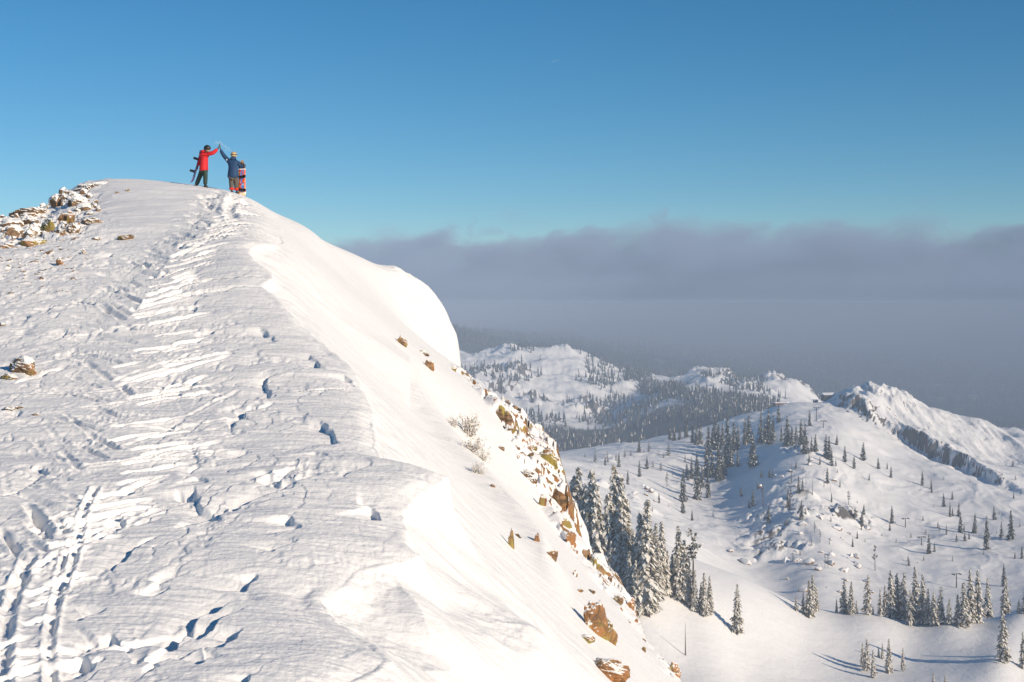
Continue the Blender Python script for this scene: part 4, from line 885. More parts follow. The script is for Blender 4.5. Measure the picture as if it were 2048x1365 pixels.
# ------------------------------------------------------------------ frosted bushes on the face
def bush_mesh(seed, n=46):
    r = np.random.RandomState(seed); TV, TF, V, I = [], [], [], []
    for k in range(n):
        d = r.normal(size=3); d[2] = abs(d[2]) * 0.8 + 0.15; d[1] *= 0.7; d /= np.linalg.norm(d); ln = r.uniform(0.55, 1.0); p = np.zeros(3); pts = [p]
        for s in range(5):
            d = d + r.normal(0, 0.22, 3); d /= np.linalg.norm(d); p = p + d * ln / 5; pts.append(p)
        for a, b in zip(pts[:-1], pts[1:]):
            e = np.cross(b - a, [0, 0.3, 1.0]); e = e / (np.linalg.norm(e) + 1e-6) * 0.008; o = len(TV); TV += [a - e, a + e, b + e * .7, b - e * .7]; TF.append((o, o + 1, o + 2, o + 3))
        for q in pts[2:]:
            for m in range(7):
                c = q + r.normal(0, 0.055, 3); u = r.normal(size=3); u /= np.linalg.norm(u); w = np.cross(u, r.normal(size=3)); w /= np.linalg.norm(w); g = 0.038 * r.uniform(.5, 1.3)
                V += [c - u * g, c + w * g * .7, c + u * g, c - w * g * .7]; I.append(1 if r.rand() < 0.82 else 0)
    m = len(I)
    return mesh_np('twigs', np.array(TV), np.array(TF), False), mesh_np('foliage', np.array(V), np.arange(4 * m).reshape(m, 4), False, I)
for i, (u, v, w, h, lab) in enumerate([(938, 872, 58, 68, 'largest frosted bush, leaning on the snow above the other bushes'), (905, 852, 30, 30, 'small frosted bush left of the largest bush'),
                                       (942, 902, 72, 40, 'wide frosted bush directly below the largest bush'), (962, 918, 40, 34, 'round frosted bush at the lower right of the wide bush'), (958, 948, 36, 40, 'lowest frosted bush clinging beside bare brown rock')]):
    p = ridge.hit(u, v); k = p.y / F; r = empty('frosted_bush', p + Vector((0, 0, -0.1))); r.scale = (w * k * 0.62, w * k * 0.45, h * k * 1.0); tag(r, lab, 'bush', 'frosted bushes on the face')
    a, b = bush_mesh(400 + i); link('twigs', a, M_TWIG, r); link('foliage', b, [M_TWIG, M_RIME], r)

# ------------------------------------------------------------------ lift towers and huts below the peak
M_STEEL = flat('grey_steel', (0.10, 0.10, 0.11), 0.5)
M_WOOD = flat('brown_boards', (0.20, 0.10, 0.05), 0.8); M_DARKW = flat('dark_boards', (0.05, 0.045, 0.04), 0.8); M_ROOFSNOW = flat('roof_snow', (0.86, 0.87, 0.89), 0.7, 0.03)
def box_bm(bm, c, s, rot=None):
    r = bmesh.ops.create_cube(bm, size=1.0); 
    for v in r['verts']:
        v.co = Vector((v.co.x * s[0], v.co.y * s[1], v.co.z * s[2]))
        if rot: v.co = rot @ v.co
        v.co += Vector(c)
    return r['verts']
def cyl_bm(bm, a, b, r0, r1, n=10):
    a, b = Vector(a), Vector(b); d = b - a; q = d.to_track_quat('Z', 'Y').to_matrix().to_4x4()
    bmesh.ops.create_cone(bm, cap_ends=True, segments=n, radius1=r0, radius2=r1, depth=d.length, matrix=Matrix.Translation((a + b) / 2) @ q)
def bm_obj(name, bm, mat, parent=None, smooth=False, bevel=0.0):
    me = bpy.data.meshes.new(name); bm.to_mesh(me); bm.free()
    if smooth: me.polygons.foreach_set('use_smooth', [True] * len(me.polygons))
    o = link(name, me, mat, parent)
    if bevel:
        b = o.modifiers.new('bevel', 'BEVEL'); b.width = bevel; b.segments = 2
    return o
def tower(p, h, label):
    r = empty('lift_tower', p, 0.35); tag(r, label, 'lift tower', 'ski lift towers')
    bm = bmesh.new(); cyl_bm(bm, (0, 0, -2), (0, 0, h), 0.42, 0.3); bm_obj('pole', bm, M_STEEL, r, True)
    bm = bmesh.new(); box_bm(bm, (0, 0, h), (5.0, 0.4, 0.45)); bm_obj('crossarm', bm, M_STEEL, r, bevel=0.05)
    for s in (-1, 1):
        bm = bmesh.new(); box_bm(bm, (s * 2.3, 0, h - 0.45), (0.22, 3.2, 0.4))
        for q in (-1.2, -0.4, 0.4, 1.2): cyl_bm(bm, (s * 2.3 - 0.15, q, h - 0.15), (s * 2.3 + 0.15, q, h - 0.15), 0.25, 0.25)
        bm_obj('pulley_train', bm, M_STEEL, r)
for u, vb, vt, lab in [(1843, 1091, 1074, 'lift tower standing alone mid slope below the cliff'), (1811, 1055, 1037, 'lift tower uphill and left of the mid slope tower'), (1913, 1176, 1148, 'nearest lift tower, rising just above the bench trees'), (1633, 842, 815, 'tall lift tower on the shaded slope near the huts'),
                       (1647, 856, 842, 'short lift tower right of the one near the huts')]:
    p = valley.hit(u, vb, 760); tower(p, (vb - vt) / F * p.y, lab)

def hut(u, Yh, w, d, h, wall, label, flatr=False):
    p = valley.point(u, Yh); r = empty('hut', p + Vector((0, 0, -1.0)), 0.2); tag(r, label, 'hut')
    bm = bmesh.new(); box_bm(bm, (0, 0, h / 2 + 0.5), (w, d, h + 1)); bm_obj('wall', bm, wall, r)
    for s in ((-0.25, 0.25) if w > 6 else (0.0,)):
        bm = bmesh.new(); box_bm(bm, (s * w, -d / 2 - 0.03, h * 0.6 + 0.6), (w * 0.2, 0.12, h * 0.32)); bm_obj('window', bm, M_DARKW, r)
    bm = bmesh.new()
    if flatr: box_bm(bm, (0, 0, h + 1.35), (w + 1.2, d + 1.2, 0.7))
    else:
        vs = [bm.verts.new(c) for c in [(-w / 2 - .8, -d / 2 - .8, h + .9), (w / 2 + .8, -d / 2 - .8, h + .9), (w / 2 + .8, d / 2 + .8, h + .9), (-w / 2 - .8, d / 2 + .8, h + .9), (-w / 2 - .6, 0, h + 3.2), (w / 2 + .6, 0, h + 3.2)]]
        for f in [(0, 1, 5, 4), (2, 3, 4, 5), (0, 4, 3), (1, 2, 5), (3, 2, 1, 0)]: bm.faces.new([vs[i] for i in f])
    bm_obj('roof', bm, M_ROOFSNOW, r)
hut(1656, 1492, 12, 9, 5.5, M_DARKW, 'dark lift station hut with a snowy roof at the foot of the peak')
hut(1631, 1496, 4, 4, 4, M_DARKW, 'tiny dark cabin left of the lift station hut', True)
hut(1561, 1494, 14, 7, 3.0, M_WOOD, 'long low brown cabin on the crest far left of the peak', True)

# ------------------------------------------------------------------ the two riders
def skin_mesh(name, chains, sub=2):
    """chains: lists of (point, radius x, radius y) sharing points where they meet; grown as one surface and converted to a mesh"""
    vs, es, rad, key = [], [], [], {}
    def vid(p, rx, ry):
        k = tuple(round(c, 3) for c in p)
        if k not in key: key[k] = len(vs); vs.append(p); rad.append((rx, ry))
        return key[k]
    for ch in chains:
        ids = [vid(*c) for c in ch]; es += [(a, b) for a, b in zip(ids[:-1], ids[1:]) if a != b]
    me = bpy.data.meshes.new(name); me.from_pydata(vs, es, []); o = bpy.data.objects.new(name, me); COL.objects.link(o)
    m = o.modifiers.new('skin', 'SKIN'); m.use_smooth_shade = True; m.branch_smoothing = 0.4
    if not me.skin_vertices: me.skin_vertices.new()
    for i, r in enumerate(rad): me.skin_vertices[0].data[i].radius = r
    me.skin_vertices[0].data[0].use_root = True
    s = o.modifiers.new('sub', 'SUBSURF'); s.levels = sub; s.render_levels = sub
    dg = bpy.context.evaluated_depsgraph_get(); out = bpy.data.meshes.new_from_object(o.evaluated_get(dg)); bpy.data.objects.remove(o); out.name = name
    out.polygons.foreach_set('use_smooth', [True] * len(out.polygons))
    return out
def cloth(name, c):
    t = NT(name); p = t.obj(); n = t.noise(9, 4, 0.6, p); b = t.bump(t.noise(7, 3, 0.6, p, 0.6), 0.6, 0.03)
    return t.base(t.mix(n, tuple(x * 0.8 for x in c) + (1,), tuple(c) + (1,)), 0.7, b)
M_RED = cloth('red_shell', (0.72, 0.012, 0.018)); M_GREEN = cloth('dark_green_cloth', (0.018, 0.045, 0.034)); M_BLUE = cloth('blue_shell', (0.008, 0.05, 0.14)); M_GREY = cloth('grey_cloth', (0.11, 0.09, 0.075))
M_GAIT = cloth('red_gaiter', (0.75, 0.03, 0.02)); M_BLACK = flat('black_gear', (0.015, 0.015, 0.017), 0.45); M_TAN = flat('tan_helmet', (0.55, 0.40, 0.20), 0.35); M_SKINC = flat('skin', (0.55, 0.32, 0.22), 0.6, 0.06)
M_BASE = cloth('base_layer', (0.03, 0.03, 0.035)); M_GLOVE = cloth('grey_glove', (0.13, 0.115, 0.10)); M_TANGLOVE = cloth('tan_glove', (0.50, 0.26, 0.07)); M_LENS = flat('goggle_lens', (0.10, 0.05, 0.03), 0.1); M_WHITE = flat('white_patch', (0.8, 0.8, 0.78), 0.6, 0.03)
M_BOOT = flat('dark_boot', (0.03, 0.03, 0.03), 0.7); M_HAIR = flat('brown_hair', (0.06, 0.035, 0.02), 0.7, 0.4)

def blob(bm, c, s, sub=3):
    r = bmesh.ops.create_icosphere(bm, subdivisions=sub, radius=1.0)
    for v in r['verts']: v.co = Vector((v.co.x * s[0] + c[0], v.co.y * s[1] + c[1], v.co.z * s[2] + c[2]))
def head_bm(c, face):
    """head with brow, nose, chin and ears, turned towards the unit vector face"""
    bm = bmesh.new(); f = Vector(face); f.z = 0; f.normalize(); s = Vector((-f.y, f.x, 0)); bmesh.ops.create_icosphere(bm, subdivisions=4, radius=1.0)
    for v in bm.verts:
        a = v.co.copy(); k = 0.105 if a.z > -0.2 else 0.105 * (1 - 0.28 * (-0.2 - a.z))
        q = [a.x * k * 0.98, a.y * 0.082, a.z * 0.122]
        if a.x > 0.75 and abs(a.y) < 0.22 and -0.25 < a.z < 0.1: q[0] += 0.022 * (1 - abs(a.y) / 0.22)           # nose
        if a.x > 0.7 and abs(abs(a.y) - 0.35) < 0.15 and 0.0 < a.z < 0.2: q[0] -= 0.010                          # eye sockets
        if a.x > 0.7 and abs(a.y) < 0.3 and abs(a.z + 0.42) < 0.06: q[0] -= 0.006                                # mouth
        if abs(a.y) > 0.93 and abs(a.x) < 0.25: q[1] *= 1.13                                                     # ears
        v.co = f * q[0] + s * q[1] + Vector((0, 0, q[2])) + Vector(c)
    return bm
def helmet_bm(c, face, r=0.138):
    bm = bmesh.new(); f = Vector(face); f.z = 0; f.normalize(); s = Vector((-f.y, f.x, 0)); bmesh.ops.create_icosphere(bm, subdivisions=4, radius=1.0)
    kill = [v for v in bm.verts if v.co.z < -0.55 + (0.75 if v.co.x > 0.55 else 0.0)]
    bmesh.ops.delete(bm, geom=kill, context='VERTS')
    for v in bm.verts: v.co = f * v.co.x * r * 1.08 + s * v.co.y * r * 0.92 + Vector((0, 0, v.co.z * r * 1.02)) + Vector(c)
    return bm
def goggles(c, face, parent):
    f = Vector(face); f.z = 0; f.normalize(); s = Vector((-f.y, f.x, 0)); bm = bmesh.new(); n = 14; rows = []
    for zz in (-0.042, -0.02, 0.02, 0.042):
        rows.append([bm.verts.new(Vector(c) + f * (0.128 * math.cos(a) + (0.012 if abs(zz) < 0.03 else 0)) + s * 0.108 * math.sin(a) + Vector((0, 0, zz + 0.012))) for a in np.linspace(-1.25, 1.25, n)])
    for a, b in zip(rows[:-1], rows[1:]):
        for i in range(n - 1): bm.faces.new((a[i], a[i + 1], b[i + 1], b[i]))
    bmesh.ops.solidify(bm, geom=bm.faces[:], thickness=0.012)
    bm_obj('goggles', bm, M_LENS, parent, True)
    bm = bmesh.new(); n = 40; rows = []
    for zz in (-0.016, 0.016): rows.append([bm.verts.new(Vector(c) + f * 0.153 * math.cos(a) + s * 0.131 * math.sin(a) + Vector((0, 0, zz + 0.03))) for a in np.linspace(1.25, 2 * math.pi - 1.25, n)])
    for i in range(n - 1): bm.faces.new((rows[0][i], rows[0][i + 1], rows[1][i + 1], rows[1][i]))
    bm_obj('goggle_strap', bm, M_BLACK, parent, True)
def hand_chains(wrist, d, side, spread=0.28, curl=0.0, size=1.0):
    """palm, four fingers of different length and a thumb from the side of the palm; d points along the hand"""
    w = Vector(wrist); d = Vector(d).normalized(); s = Vector(side).normalized(); n = d.cross(s)
    pm = w + d * 0.055 * size; pk = w + d * 0.095 * size
    ch = [[(tuple(w), .030, .026), (tuple(pm), .042, .026), (tuple(pk), .040, .022)]]
    for i, ln in enumerate((0.068, 0.082, 0.086, 0.074)):
        o = (i - 1.5) * 0.021 * size; a = (i - 1.5) * spread * 0.5; b0 = pk + s * o
        dd = (d * math.cos(a) + s * math.sin(a)); p1 = b0 + dd * ln * 0.5 * size + n * curl * 0.3 * ln; p2 = b0 + dd * ln * size * (1 - 0.3 * curl) + n * curl * ln
        ch.append([(tuple(pk), .040, .022), (tuple(b0 + dd * 0.01), .0115, .0115), (tuple(p1), .0105, .0105), (tuple(p2), .009, .009)])
    t0 = pm - s * 0.035 * size; t1 = t0 + (d * 0.6 - s * 0.8).normalized() * 0.035 * size; t2 = t1 + (d * 0.9 - s * 0.35).normalized() * 0.03 * size
    ch.append([(tuple(pm), .042, .026), (tuple(t0), .016, .015), (tuple(t1), .013, .013), (tuple(t2), .011, .011)])
    return ch

YR = 60.6
def px(u, v, dy=0.0):
    y = YR + dy; return Vector(((u - HU) / F * YR, y, (HV - v) / F * YR))
def C(u, v, dy, rx, ry=None): return (tuple(px(u, v, dy)), rx, ry or rx)

def rider(name, label, body, parts, feet):
    g = [ridge.z_xy(f[0], f[1]) for f in feet]; dz = max(gg - f[2] for gg, f in zip(g, feet)) - 0.05
    base = Vector((sum(f[0] for f in feet) / len(feet), sum(f[1] for f in feet) / len(feet), max(g)))
    r = empty(name, base); tag(r, label, 'person')
    return r, Vector((0, 0, dz)) - base, dz
def shift(ch, off): return [[(tuple(Vector(p) + off), a, b) for p, a, b in c] for c in ch]

# --- rider in red, facing right, left leg back
hd = px(414.5, 293.5, 0)
feetR = [tuple(px(388.5, 369.5, 0.18)), tuple(px(411.5, 371, -0.12))]
rR, off, dzR = rider('person', 'person in a red jacket, dark green trousers and black helmet reaching up to slap hands', None, None, feetR)
def put(name, chains, mat, parent, o=None):
    k = {'body': 0.72, 'jacket': 1.2, 'trousers': 1.06, 'gaiter': 1.2, 'boot': 1.2}.get(name, 1.0)
    return link(name, skin_mesh(name, shift([[(p, a * k, b * k) for p, a, b in c] for c in chains], off if o is None else o)), mat, parent)
HIPR = C(406.5, 333, 0, .135, .12)
bodyR = [[HIPR, C(408, 320, 0, .13, .11), C(409, 309, 0, .14, .11), C(410, 301.5, 0, .12, .10), C(412, 298.5, 0, .055), C(414, 294, 0, .075, .085), C(414.5, 291, 0, .08, .09)],
         [HIPR, C(402.5, 338, .10, .10), C(397, 351, .15, .075), C(391, 366, .18, .055), C(390, 369.5, .16, .05), C(394, 370.2, .10, .04)],
         [HIPR, C(411, 338, -.08, .10), C(412, 352, -.11, .072), C(411.5, 366, -.12, .055), C(411.5, 370.5, -.12, .05), C(416, 371.3, -.14, .04)],
         [C(410, 301.5, 0, .12, .10), C(418.5, 304, -.10, .07), C(428.5, 302, -.12, .055), C(436.5, 294, -.08, .042), C(438, 291, -.07, .034)],
         [C(410, 301.5, 0, .12, .10), C(402.5, 304, .12, .068), C(397.5, 317, .20, .055), C(394.5, 327, .18, .042), C(393.5, 330, .16, .034)]]
put('body', bodyR, M_BASE, rR)
jackR = [[C(407.3, 339.5, 0, .215, .17), C(407.5, 335, 0, .21, .17), C(407.5, 328, 0, .195, .16), C(408.5, 317, 0, .175, .145), C(409, 308, 0, .18, .15), C(409.5, 302, 0, .15, .13), C(410.5, 299, 0, .10, .10)],
         [C(409.5, 302, 0, .15, .13), C(418, 304.5, -.10, .095), C(428, 302.5, -.12, .078), C(436.2, 294.5, -.08, .060)],
         [C(409.5, 302, 0, .15, .13), C(402, 304.5, .12, .092), C(397, 317.5, .20, .078), C(394.3, 327, .18, .060)]]
j = put('jacket', jackR, M_RED, rR)
bm = bmesh.new(); c = px(406, 299.0, .03) + off; blob(bm, c, (.115, .13, .075)); bm_obj('hood', bm, M_RED, j, True)
put('trousers', [[C(407, 334, 0, .15, .14), C(402.5, 339, .10, .115), C(397, 351, .15, .098), C(390.3, 366.5, .18, .088)], [C(407, 334, 0, .15, .14), C(411, 339, -.08, .112), C(412, 352, -.11, .095), C(411.6, 367.5, -.12, .088)]], M_GREEN, rR)
for ch in ([[C(389.6, 364.5, .18, .085), C(389.2, 369.3, .17, .075), C(395, 370.3, .10, .05)]], [[C(411.6, 366, -.12, .085), C(411.8, 370.8, -.12, .075), C(418, 371.8, -.14, .05)]]): put('boot', ch, M_BOOT, rR)
hc = hd + off; fR = (0.85, 0.35, 0)
bm_obj('head', head_bm(hc + Vector((0.01, 0, -0.03)), fR), M_SKINC, rR, True)
hl = bm_obj('helmet', helmet_bm(hc + Vector((0, 0, 0.015)), fR), M_BLACK, rR, True); goggles(hc + Vector((0.01, 0, -0.01)), fR, rR)
bm = bmesh.new(); blob(bm, hc + Vector((-0.06, -0.02, -0.13)), (.055, .07, .10)); bm_obj('hair', bm, M_HAIR, rR, True)
wR = px(437.6, 292.4, -.07); up = (px(440.2, 284, -.05) - wR).normalized()
put('glove', hand_chains(wR, up, (0, -1, 0), 0.22, 0.0, 1.15), M_GLOVE, rR)
put('glove', hand_chains(px(394.0, 328.8, .17), (-0.15, -0.2, -1), (0.3, -1, 0), 0.15, 0.5, 1.1), M_GLOVE, rR)

# --- rider in blue, seen from behind, right hand on the upright board
feetB = [tuple(px(463.5, 383, 0.0)), tuple(px(473.5, 385, 0.05))]
rB, offB, dzB = rider('person', 'person in a blue jacket and tan helmet seen from behind, beside an orange snowboard', None, None, feetB)
off = offB
HIPB = C(466.5, 345, 0, .14, .12); CHB = C(466, 316, 0, .14, .12)
put('body', [[HIPB, C(466.5, 330, 0, .135, .115), CHB, C(467, 311.5, 0, .06), C(467.5, 307, 0, .075, .085), C(467.5, 303.5, 0, .08, .09)],
             [HIPB, C(462.5, 350, 0, .10), C(463, 365, -.02, .072), C(463.5, 380, 0, .055), C(463.8, 383, 0, .05), C(463, 383.6, .12, .04)],
             [HIPB, C(471, 350, .02, .10), C(472.5, 366, .03, .072), C(473.3, 381, .05, .055), C(473.5, 385, .05, .05), C(475, 385.6, .16, .04)],
             [CHB, C(457.5, 317, .02, .072), C(447.3, 305.5, .0, .056), C(441.3, 294.5, -.04, .042), C(440.6, 292, -.04, .034)],
             [CHB, C(476, 319, .04, .070), C(481.5, 331, .14, .056), C(484, 322.5, .06, .042), C(484.6, 321, .02, .034)]], M_BASE, rB)
jb = put('jacket', [[C(465.8, 353, 0, .215, .17), C(465.8, 348, 0, .215, .17), C(466, 340, 0, .20, .16), C(466, 328, 0, .19, .15), C(466, 319, 0, .185, .15), C(466.5, 314.5, 0, .14, .13), C(467.3, 311, 0, .10, .10)],
             [C(466, 319, 0, .185, .15), C(457, 317.5, .02, .094), C(447, 306, 0, .078), C(441.4, 295.5, -.04, .060)],
             [C(466, 319, 0, .185, .15), C(476, 320, .04, .092), C(481.3, 331, .15, .078), C(483.6, 324, .07, .060)]], M_BLUE, rB)
bm = bmesh.new(); blob(bm, px(466.5, 313, -.07) + off, (.12, .10, .085)); bm_obj('hood', bm, M_BLUE, jb, True)
bm = bmesh.new(); blob(bm, px(454.3, 315.6, -.085) + off, (.032, .014, .034), 2); bm_obj('sleeve_patch', bm, M_WHITE, jb, True)
put('trousers', [[C(466.5, 346, 0, .16, .14), C(462.3, 351, 0, .115), C(463, 365, -.02, .10), C(463.5, 375, 0, .092)], [C(466.5, 346, 0, .16, .14), C(471, 351, .02, .115), C(472.5, 366, .03, .10), C(473.2, 376, .05, .092)]], M_GREY, rB)
for a in ([[C(463.3, 368.5, -.01, .112), C(463.5, 377, 0, .108)]], [[C(472.9, 369, .04, .112), C(473.3, 378, .05, .108)]]): put('gaiter', a, M_GAIT, rB)
for a in ([[C(463.6, 377, 0, .088), C(463.8, 383, 0, .08), C(463, 383.6, .14, .05)]], [[C(473.4, 378, .05, .088), C(473.6, 385, .05, .08), C(475, 385.6, .18, .05)]]): put('boot', a, M_BOOT, rB)
hc = px(467.6, 306, 0) + off; fB = (0.35, 0.9, 0)
bm_obj('head', head_bm(hc + Vector((0, 0, -0.03)), fB), M_SKINC, rB, True); bm_obj('helmet', helmet_bm(hc + Vector((0, 0, 0.015)), fB), M_TAN, rB, True); goggles(hc + Vector((0, 0, -0.01)), fB, rB)
bm = bmesh.new(); blob(bm, hc + Vector((0, -0.03, -0.125)), (.10, .09, .07)); bm_obj('neck_warmer', bm, M_BLACK, rB, True)
wB = px(441.0, 293.4, -.04); put('glove', hand_chains(wB, px(440.0, 285, -.03) - wB, (0, -1, 0.1), 0.22, 0.0, 1.15), M_GLOVE, rB)
put('glove', hand_chains(px(484.2, 322.4, .05), (0.1, -0.55, 0.45), (1, 0.1, 0), 0.18, 0.55, 1.15), M_TANGLOVE, rB)

# --- boards
def m_board(name, kind):
    t = NT(name); x = t.new('ShaderNodeSeparateXYZ'); t.t.links.new(t.obj(), x.inputs[0]); zc = x.outputs[2]; p = t.obj()
    if kind == 'orange':
        n = t.noise(7, 3, 0.5, t.stretch(p, 1.4, 1, 1), 1.2); n2_ = t.noise(9, 2, 0.5, t.stretch(p, 1, 1, 0.8), 0.8)
        c = t.mix(t.ramp(n, 0.45, 0.55), (0.62, 0.035, 0.01, 1), (0.75, 0.22, 0.02, 1))
        mid = t.math('SUBTRACT', 1.0, t.ramp(t.math('ABSOLUTE', x.outputs[0]), 0.05, 0.10))
        c = t.mix(t.math('MULTIPLY', mid, t.ramp(n2_, 0.44, 0.48)), c, (0.03, 0.20, 0.55, 1)); c = t.mix(t.math('MULTIPLY', mid, t.ramp(n2_, 0.60, 0.64)), c, (0.70, 0.75, 0.80, 1))
        c = t.mix(t.ramp(zc, 1.175, 1.18), c, (0.80, 0.78, 0.75, 1)); c = t.mix(t.ramp(zc, 1.21, 1.215), c, (0.030, 0.028, 0.055, 1))
        c = t.mix(t.ramp(zc, 0.24, 0.18), c, t.mix(t.ramp(n, 0.48, 0.52), (0.78, 0.70, 0.58, 1), (0.80, 0.40, 0.08, 1)))
    else: c = t.mix(t.noise(5, 3, 0.5, p), (0.10, 0.05, 0.22, 1), (0.25, 0.12, 0.38, 1))
    return t.base(c, 0.3)
def board_mesh(L, w, t=0.012, nose=0.16):
    """rounded tip and tail that curl up, waisted sides; stands along z, top sheet towards -y"""
    n = 40; V = []; zs = np.linspace(0, 1, n)
    for q in zs:
        z = q * L; e = min(z, L - z); hw = w / 2 * (math.sqrt(max(0, 1 - (1 - min(e / nose, 1)) ** 2)) * 0.98 + 0.02); hw *= 1 - 0.10 * math.sin(math.pi * q) ** 2
        curl = 0.07 * max(0, 1 - e / 0.2) ** 2
        for y in (-curl - t / 2, -curl + t / 2):
            for s in (-1, -0.5, 0, 0.5, 1): V.append((s * hw, y, z))
    Fq = []
    for i in range(n - 1):
        a, b = i * 10, (i + 1) * 10
        for k in range(4): Fq += [(a + k, a + k + 1, b + k + 1, b + k), (a + 6 + k, a + 5 + k, b + 5 + k, b + 6 + k)]
        Fq += [(a, b, b + 5, a + 5), (a + 4, a + 9, b + 9, b + 4)]
    for a in (0, (n - 1) * 10):
        for k in range(4): Fq.append((a + k, a + k + 1, a + 6 + k, a + 5 + k))
    return mesh_np('deck', np.array(V), np.array(Fq), True)
def binding(z, parent, ang):
    bm = bmesh.new(); R = Matrix.Rotation(ang, 3, 'Y')
    o = Vector((0, -0.015, z))
    box_bm(bm, o + R @ Vector((0, -0.012, 0)), (0.30, 0.03, 0.11), R)
    n = 10; rows = []
    for h in (-0.03, -0.10, -0.19):                                          # highback shell
        rows.append([bm.verts.new(o + R @ Vector((0.13 + 0.03 * math.cos(a) - 0.06 * abs(math.sin(a)) + (-h) * 0.25, h, 0.055 * math.sin(a)))) for a in np.linspace(-1.4, 1.4, n)])
    for a, b in zip(rows[:-1], rows[1:]):
        for i in range(n - 1): bm.faces.new((a[i], a[i + 1], b[i + 1], b[i]))
    for xx, hh in ((-0.08, 0.07), (0.03, 0.11)):                             # straps
        prev = None
        for a in np.linspace(0, math.pi, 9):
            c = o + R @ Vector((xx, -0.02 - hh * math.sin(a), 0.058 * math.cos(a)))
            pair = (bm.verts.new(c + R @ Vector((0.022, 0, 0))), bm.verts.new(c - R @ Vector((0.022, 0, 0))))
            if prev: bm.faces.new((prev[0], pair[0], pair[1], prev[1]))
            prev = pair
    return bm_obj('binding', bm, M_BLACK, parent, True)
pb = px(484.8, 389.0, 0.0); gz = ridge.z_xy(pb.x, pb.y)
b1 = empty('snowboard', (pb.x, pb.y, max(gz - 0.03, pb.z + dzB - 0.06))); b1.rotation_euler = (math.radians(-3), math.radians(-1.5), 0.0)
tag(b1, 'orange and blue patterned snowboard with navy tip standing upright in the snow', 'snowboard')
link('deck', board_mesh(1.50, 0.325), m_board('orange_deck', 'orange'), b1); binding(0.30, b1, 0.12); binding(0.86, b1, -0.12)
pa = px(381.0, 361.5, 0.30); pz = px(396.5, 311.5, 0.22); pa.z += dzR; pz.z += dzR
b2 = empty('snowboard', pa); d = (pz - pa); q = d.to_track_quat('Z', 'Y').to_matrix()
q = Matrix(((0, 0, 0), (0, 0, 0), (0, 0, 0))); zc = d.normalized(); xc = Vector((0.04, 1, 0)); xc = (xc - zc * xc.dot(zc)).normalized(); yc = zc.cross(xc)
b2.rotation_euler = Matrix((xc, yc, zc)).transposed().to_euler() if yc.x > 0 else Matrix((-xc, -yc, zc)).transposed().to_euler()
tag(b2, 'purple-edged snowboard carried edge-on behind the red-jacketed rider', 'snowboard')
link('deck', board_mesh(1.46, 0.29), m_board('purple_deck', 'purple'), b2); binding(0.52, b2, 0.1); binding(1.05, b2, -0.1)

# --- snow knocked off the gloves
r = np.random.RandomState(4); V, Fq = [], []
for k in range(150):
    if k < 60: c = px(r.normal(436, 4), r.normal(282.5, 2.0), r.uniform(-.4, .1))
    else: q = r.rand(); c = px(443 + 17 * q + r.normal(0, 1.6), 284 + 13 * q + r.normal(0, 1.8), r.uniform(-.3, .3))
    c = np.array(c) + np.array([0, 0, dzR]); s = 0.004 + 0.010 * r.rand() ** 3; o = len(V)
    V += [c + np.array(d) * s for d in ((1, 0, 0), (-1, 0, 0), (0, 1, 0), (0, -1, 0), (0, 0, 1), (0, 0, -1))]
    Fq += [(o + a, o + b, o + d) for a, b, d in ((0, 2, 4), (2, 1, 4), (1, 3, 4), (3, 0, 4), (2, 0, 5), (1, 2, 5), (3, 1, 5), (0, 3, 5))]
o = link('snow_spray', mesh_np('snow_spray', np.array(V), np.array(Fq), False), M_ROOFSNOW); tag(o, kind='stuff')

# --- faint vapour trail high above
yc = 30000.0
def sk(u, v): return Vector(((u - HU) / F * yc, yc, (HV - v) / F * yc))
a, b = sk(1099, 126), sk(1122, 119); V, Fq = [], []
for i in range(13):
    t = i / 12; c = a.lerp(b, t); w = 0.9 * math.sin(math.pi * (0.08 + 0.84 * t)) + 0.3
    for k in range(6): V.append((c.x, c.y + w * math.cos(k * 1.047), c.z + w * math.sin(k * 1.047)))
    if i: Fq += [((i - 1) * 6 + k, (i - 1) * 6 + (k + 1) % 6, i * 6 + (k + 1) % 6, i * 6 + k) for k in range(6)]
o = link('vapour_trail', mesh_np('vapour_trail', np.array(V), np.array(Fq)), M_ROOFSNOW); tag(o, kind='stuff')


# ------------------------------------------------------------------ air and cloud
def box_mesh(name, x0, x1, y0, y1, z0, z1):
    v = np.array([(x, y, z) for x in (x0, x1) for y in (y0, y1) for z in (z0, z1)], float)
    f = np.array([(0, 1, 3, 2), (4, 6, 7, 5), (0, 4, 5, 1), (2, 3, 7, 6), (0, 2, 6, 4), (1, 5, 7, 3)])
    return mesh_np(name, v, f, False)

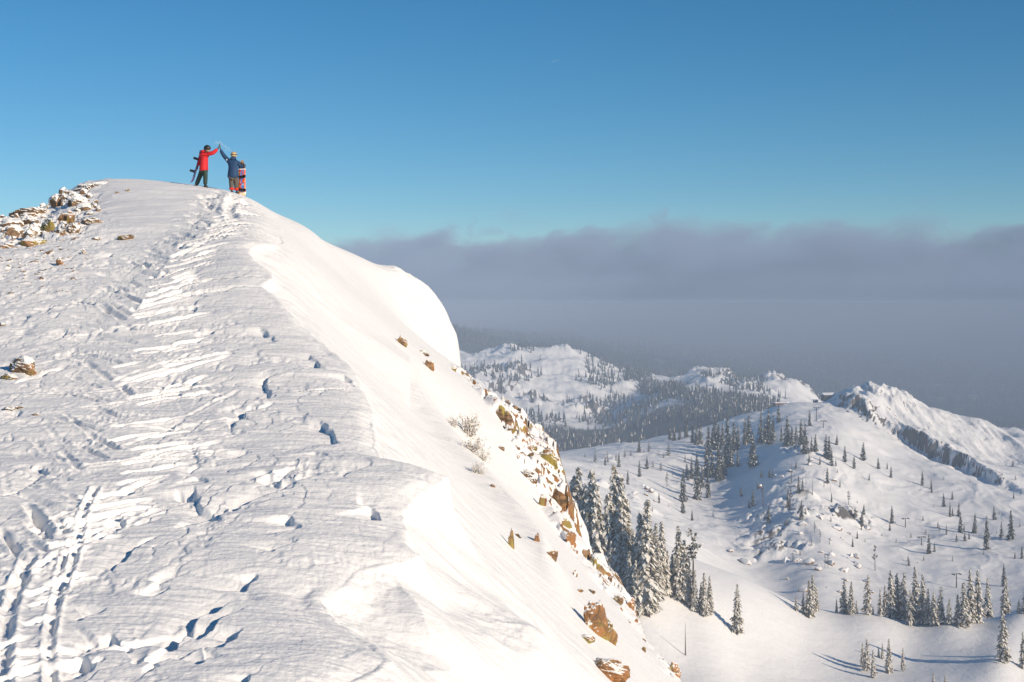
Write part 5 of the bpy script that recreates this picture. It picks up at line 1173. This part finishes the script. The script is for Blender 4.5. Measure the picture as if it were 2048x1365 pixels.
ztop = max(float(ridge.Z.max()) + 2.2, float(valley.Z.max()) + 1.0)
zbot = float(min(valley.Z.min(), ridge.Z.min())) - 1.0
def vol_mat(name):
    t = NT(name); t.n.remove(t.bsdf); v = t.new('ShaderNodeVolumePrincipled'); t.t.links.new(v.outputs[0], t.out.inputs['Volume'])
    v.inputs['Density Attribute'].default_value = ''
    return t, v
t_, v_ = vol_mat('air'); v_.inputs['Color'].default_value = (0.61, 0.76, 1.0, 1); v_.inputs['Anisotropy'].default_value = -0.26; v_.inputs['Density'].default_value = 2.4e-4
HAZE = link('haze', box_mesh('haze', -60000, 60000, -200, 42000, zbot, ztop), t_.m); tag(HAZE, kind='stuff')

t_, v_ = vol_mat('cloud'); v_.inputs['Color'].default_value = (0.57, 0.735, 1.0, 1); v_.inputs['Anisotropy'].default_value = -0.195
p_ = t_.pos(); x_ = t_.new('ShaderNodeSeparateXYZ'); t_.t.links.new(p_, x_.inputs[0])
n_ = t_.noise(0.0016, 6, 0.62, t_.stretch(p_, 1.0, 0.3, 1.5), 0.5)
left_ = t_.math('ADD', x_.outputs[0], t_.math('MULTIPLY', x_.outputs[1], 0.140))
edge_ = t_.ramp(left_, -300.0, 900.0)
top_ = t_.math('ADD', t_.math('MULTIPLY', x_.outputs[1], 0.024), t_.math('MULTIPLY', t_.math('SUBTRACT', n_, 0.35), t_.math('MULTIPLY', x_.outputs[1], 0.15)))   # ragged upper limit
h_ = t_.math('MULTIPLY', top_, t_.math('ADD', 0.75, t_.math('MULTIPLY', edge_, 0.25)))
d_ = t_.math('DIVIDE', t_.math('SUBTRACT', h_, x_.outputs[2]), 150.0)
d_ = t_.ramp(d_, 0.0, 1.0)
d_ = t_.math('MULTIPLY', d_, t_.ramp(left_, -650.0, 150.0))
nn_ = t_.noise(0.0009, 4, 0.6, t_.stretch(p_, 1.0, 0.4, 2.0), 0.6)
low_ = t_.ramp(x_.outputs[2], 160.0, 30.0)
d_ = t_.math('MULTIPLY', d_, t_.math('MAXIMUM', low_, t_.ramp(nn_, 0.34, 0.62)))
t_.put(v_.inputs['Density'], t_.math('MULTIPLY', d_, 0.0016))
CLOUD = link('cloud_bank', box_mesh('cloud_bank', -2200, 6500, 4200, 15000, ztop + 1, 800), t_.m); tag(CLOUD, kind='stuff')
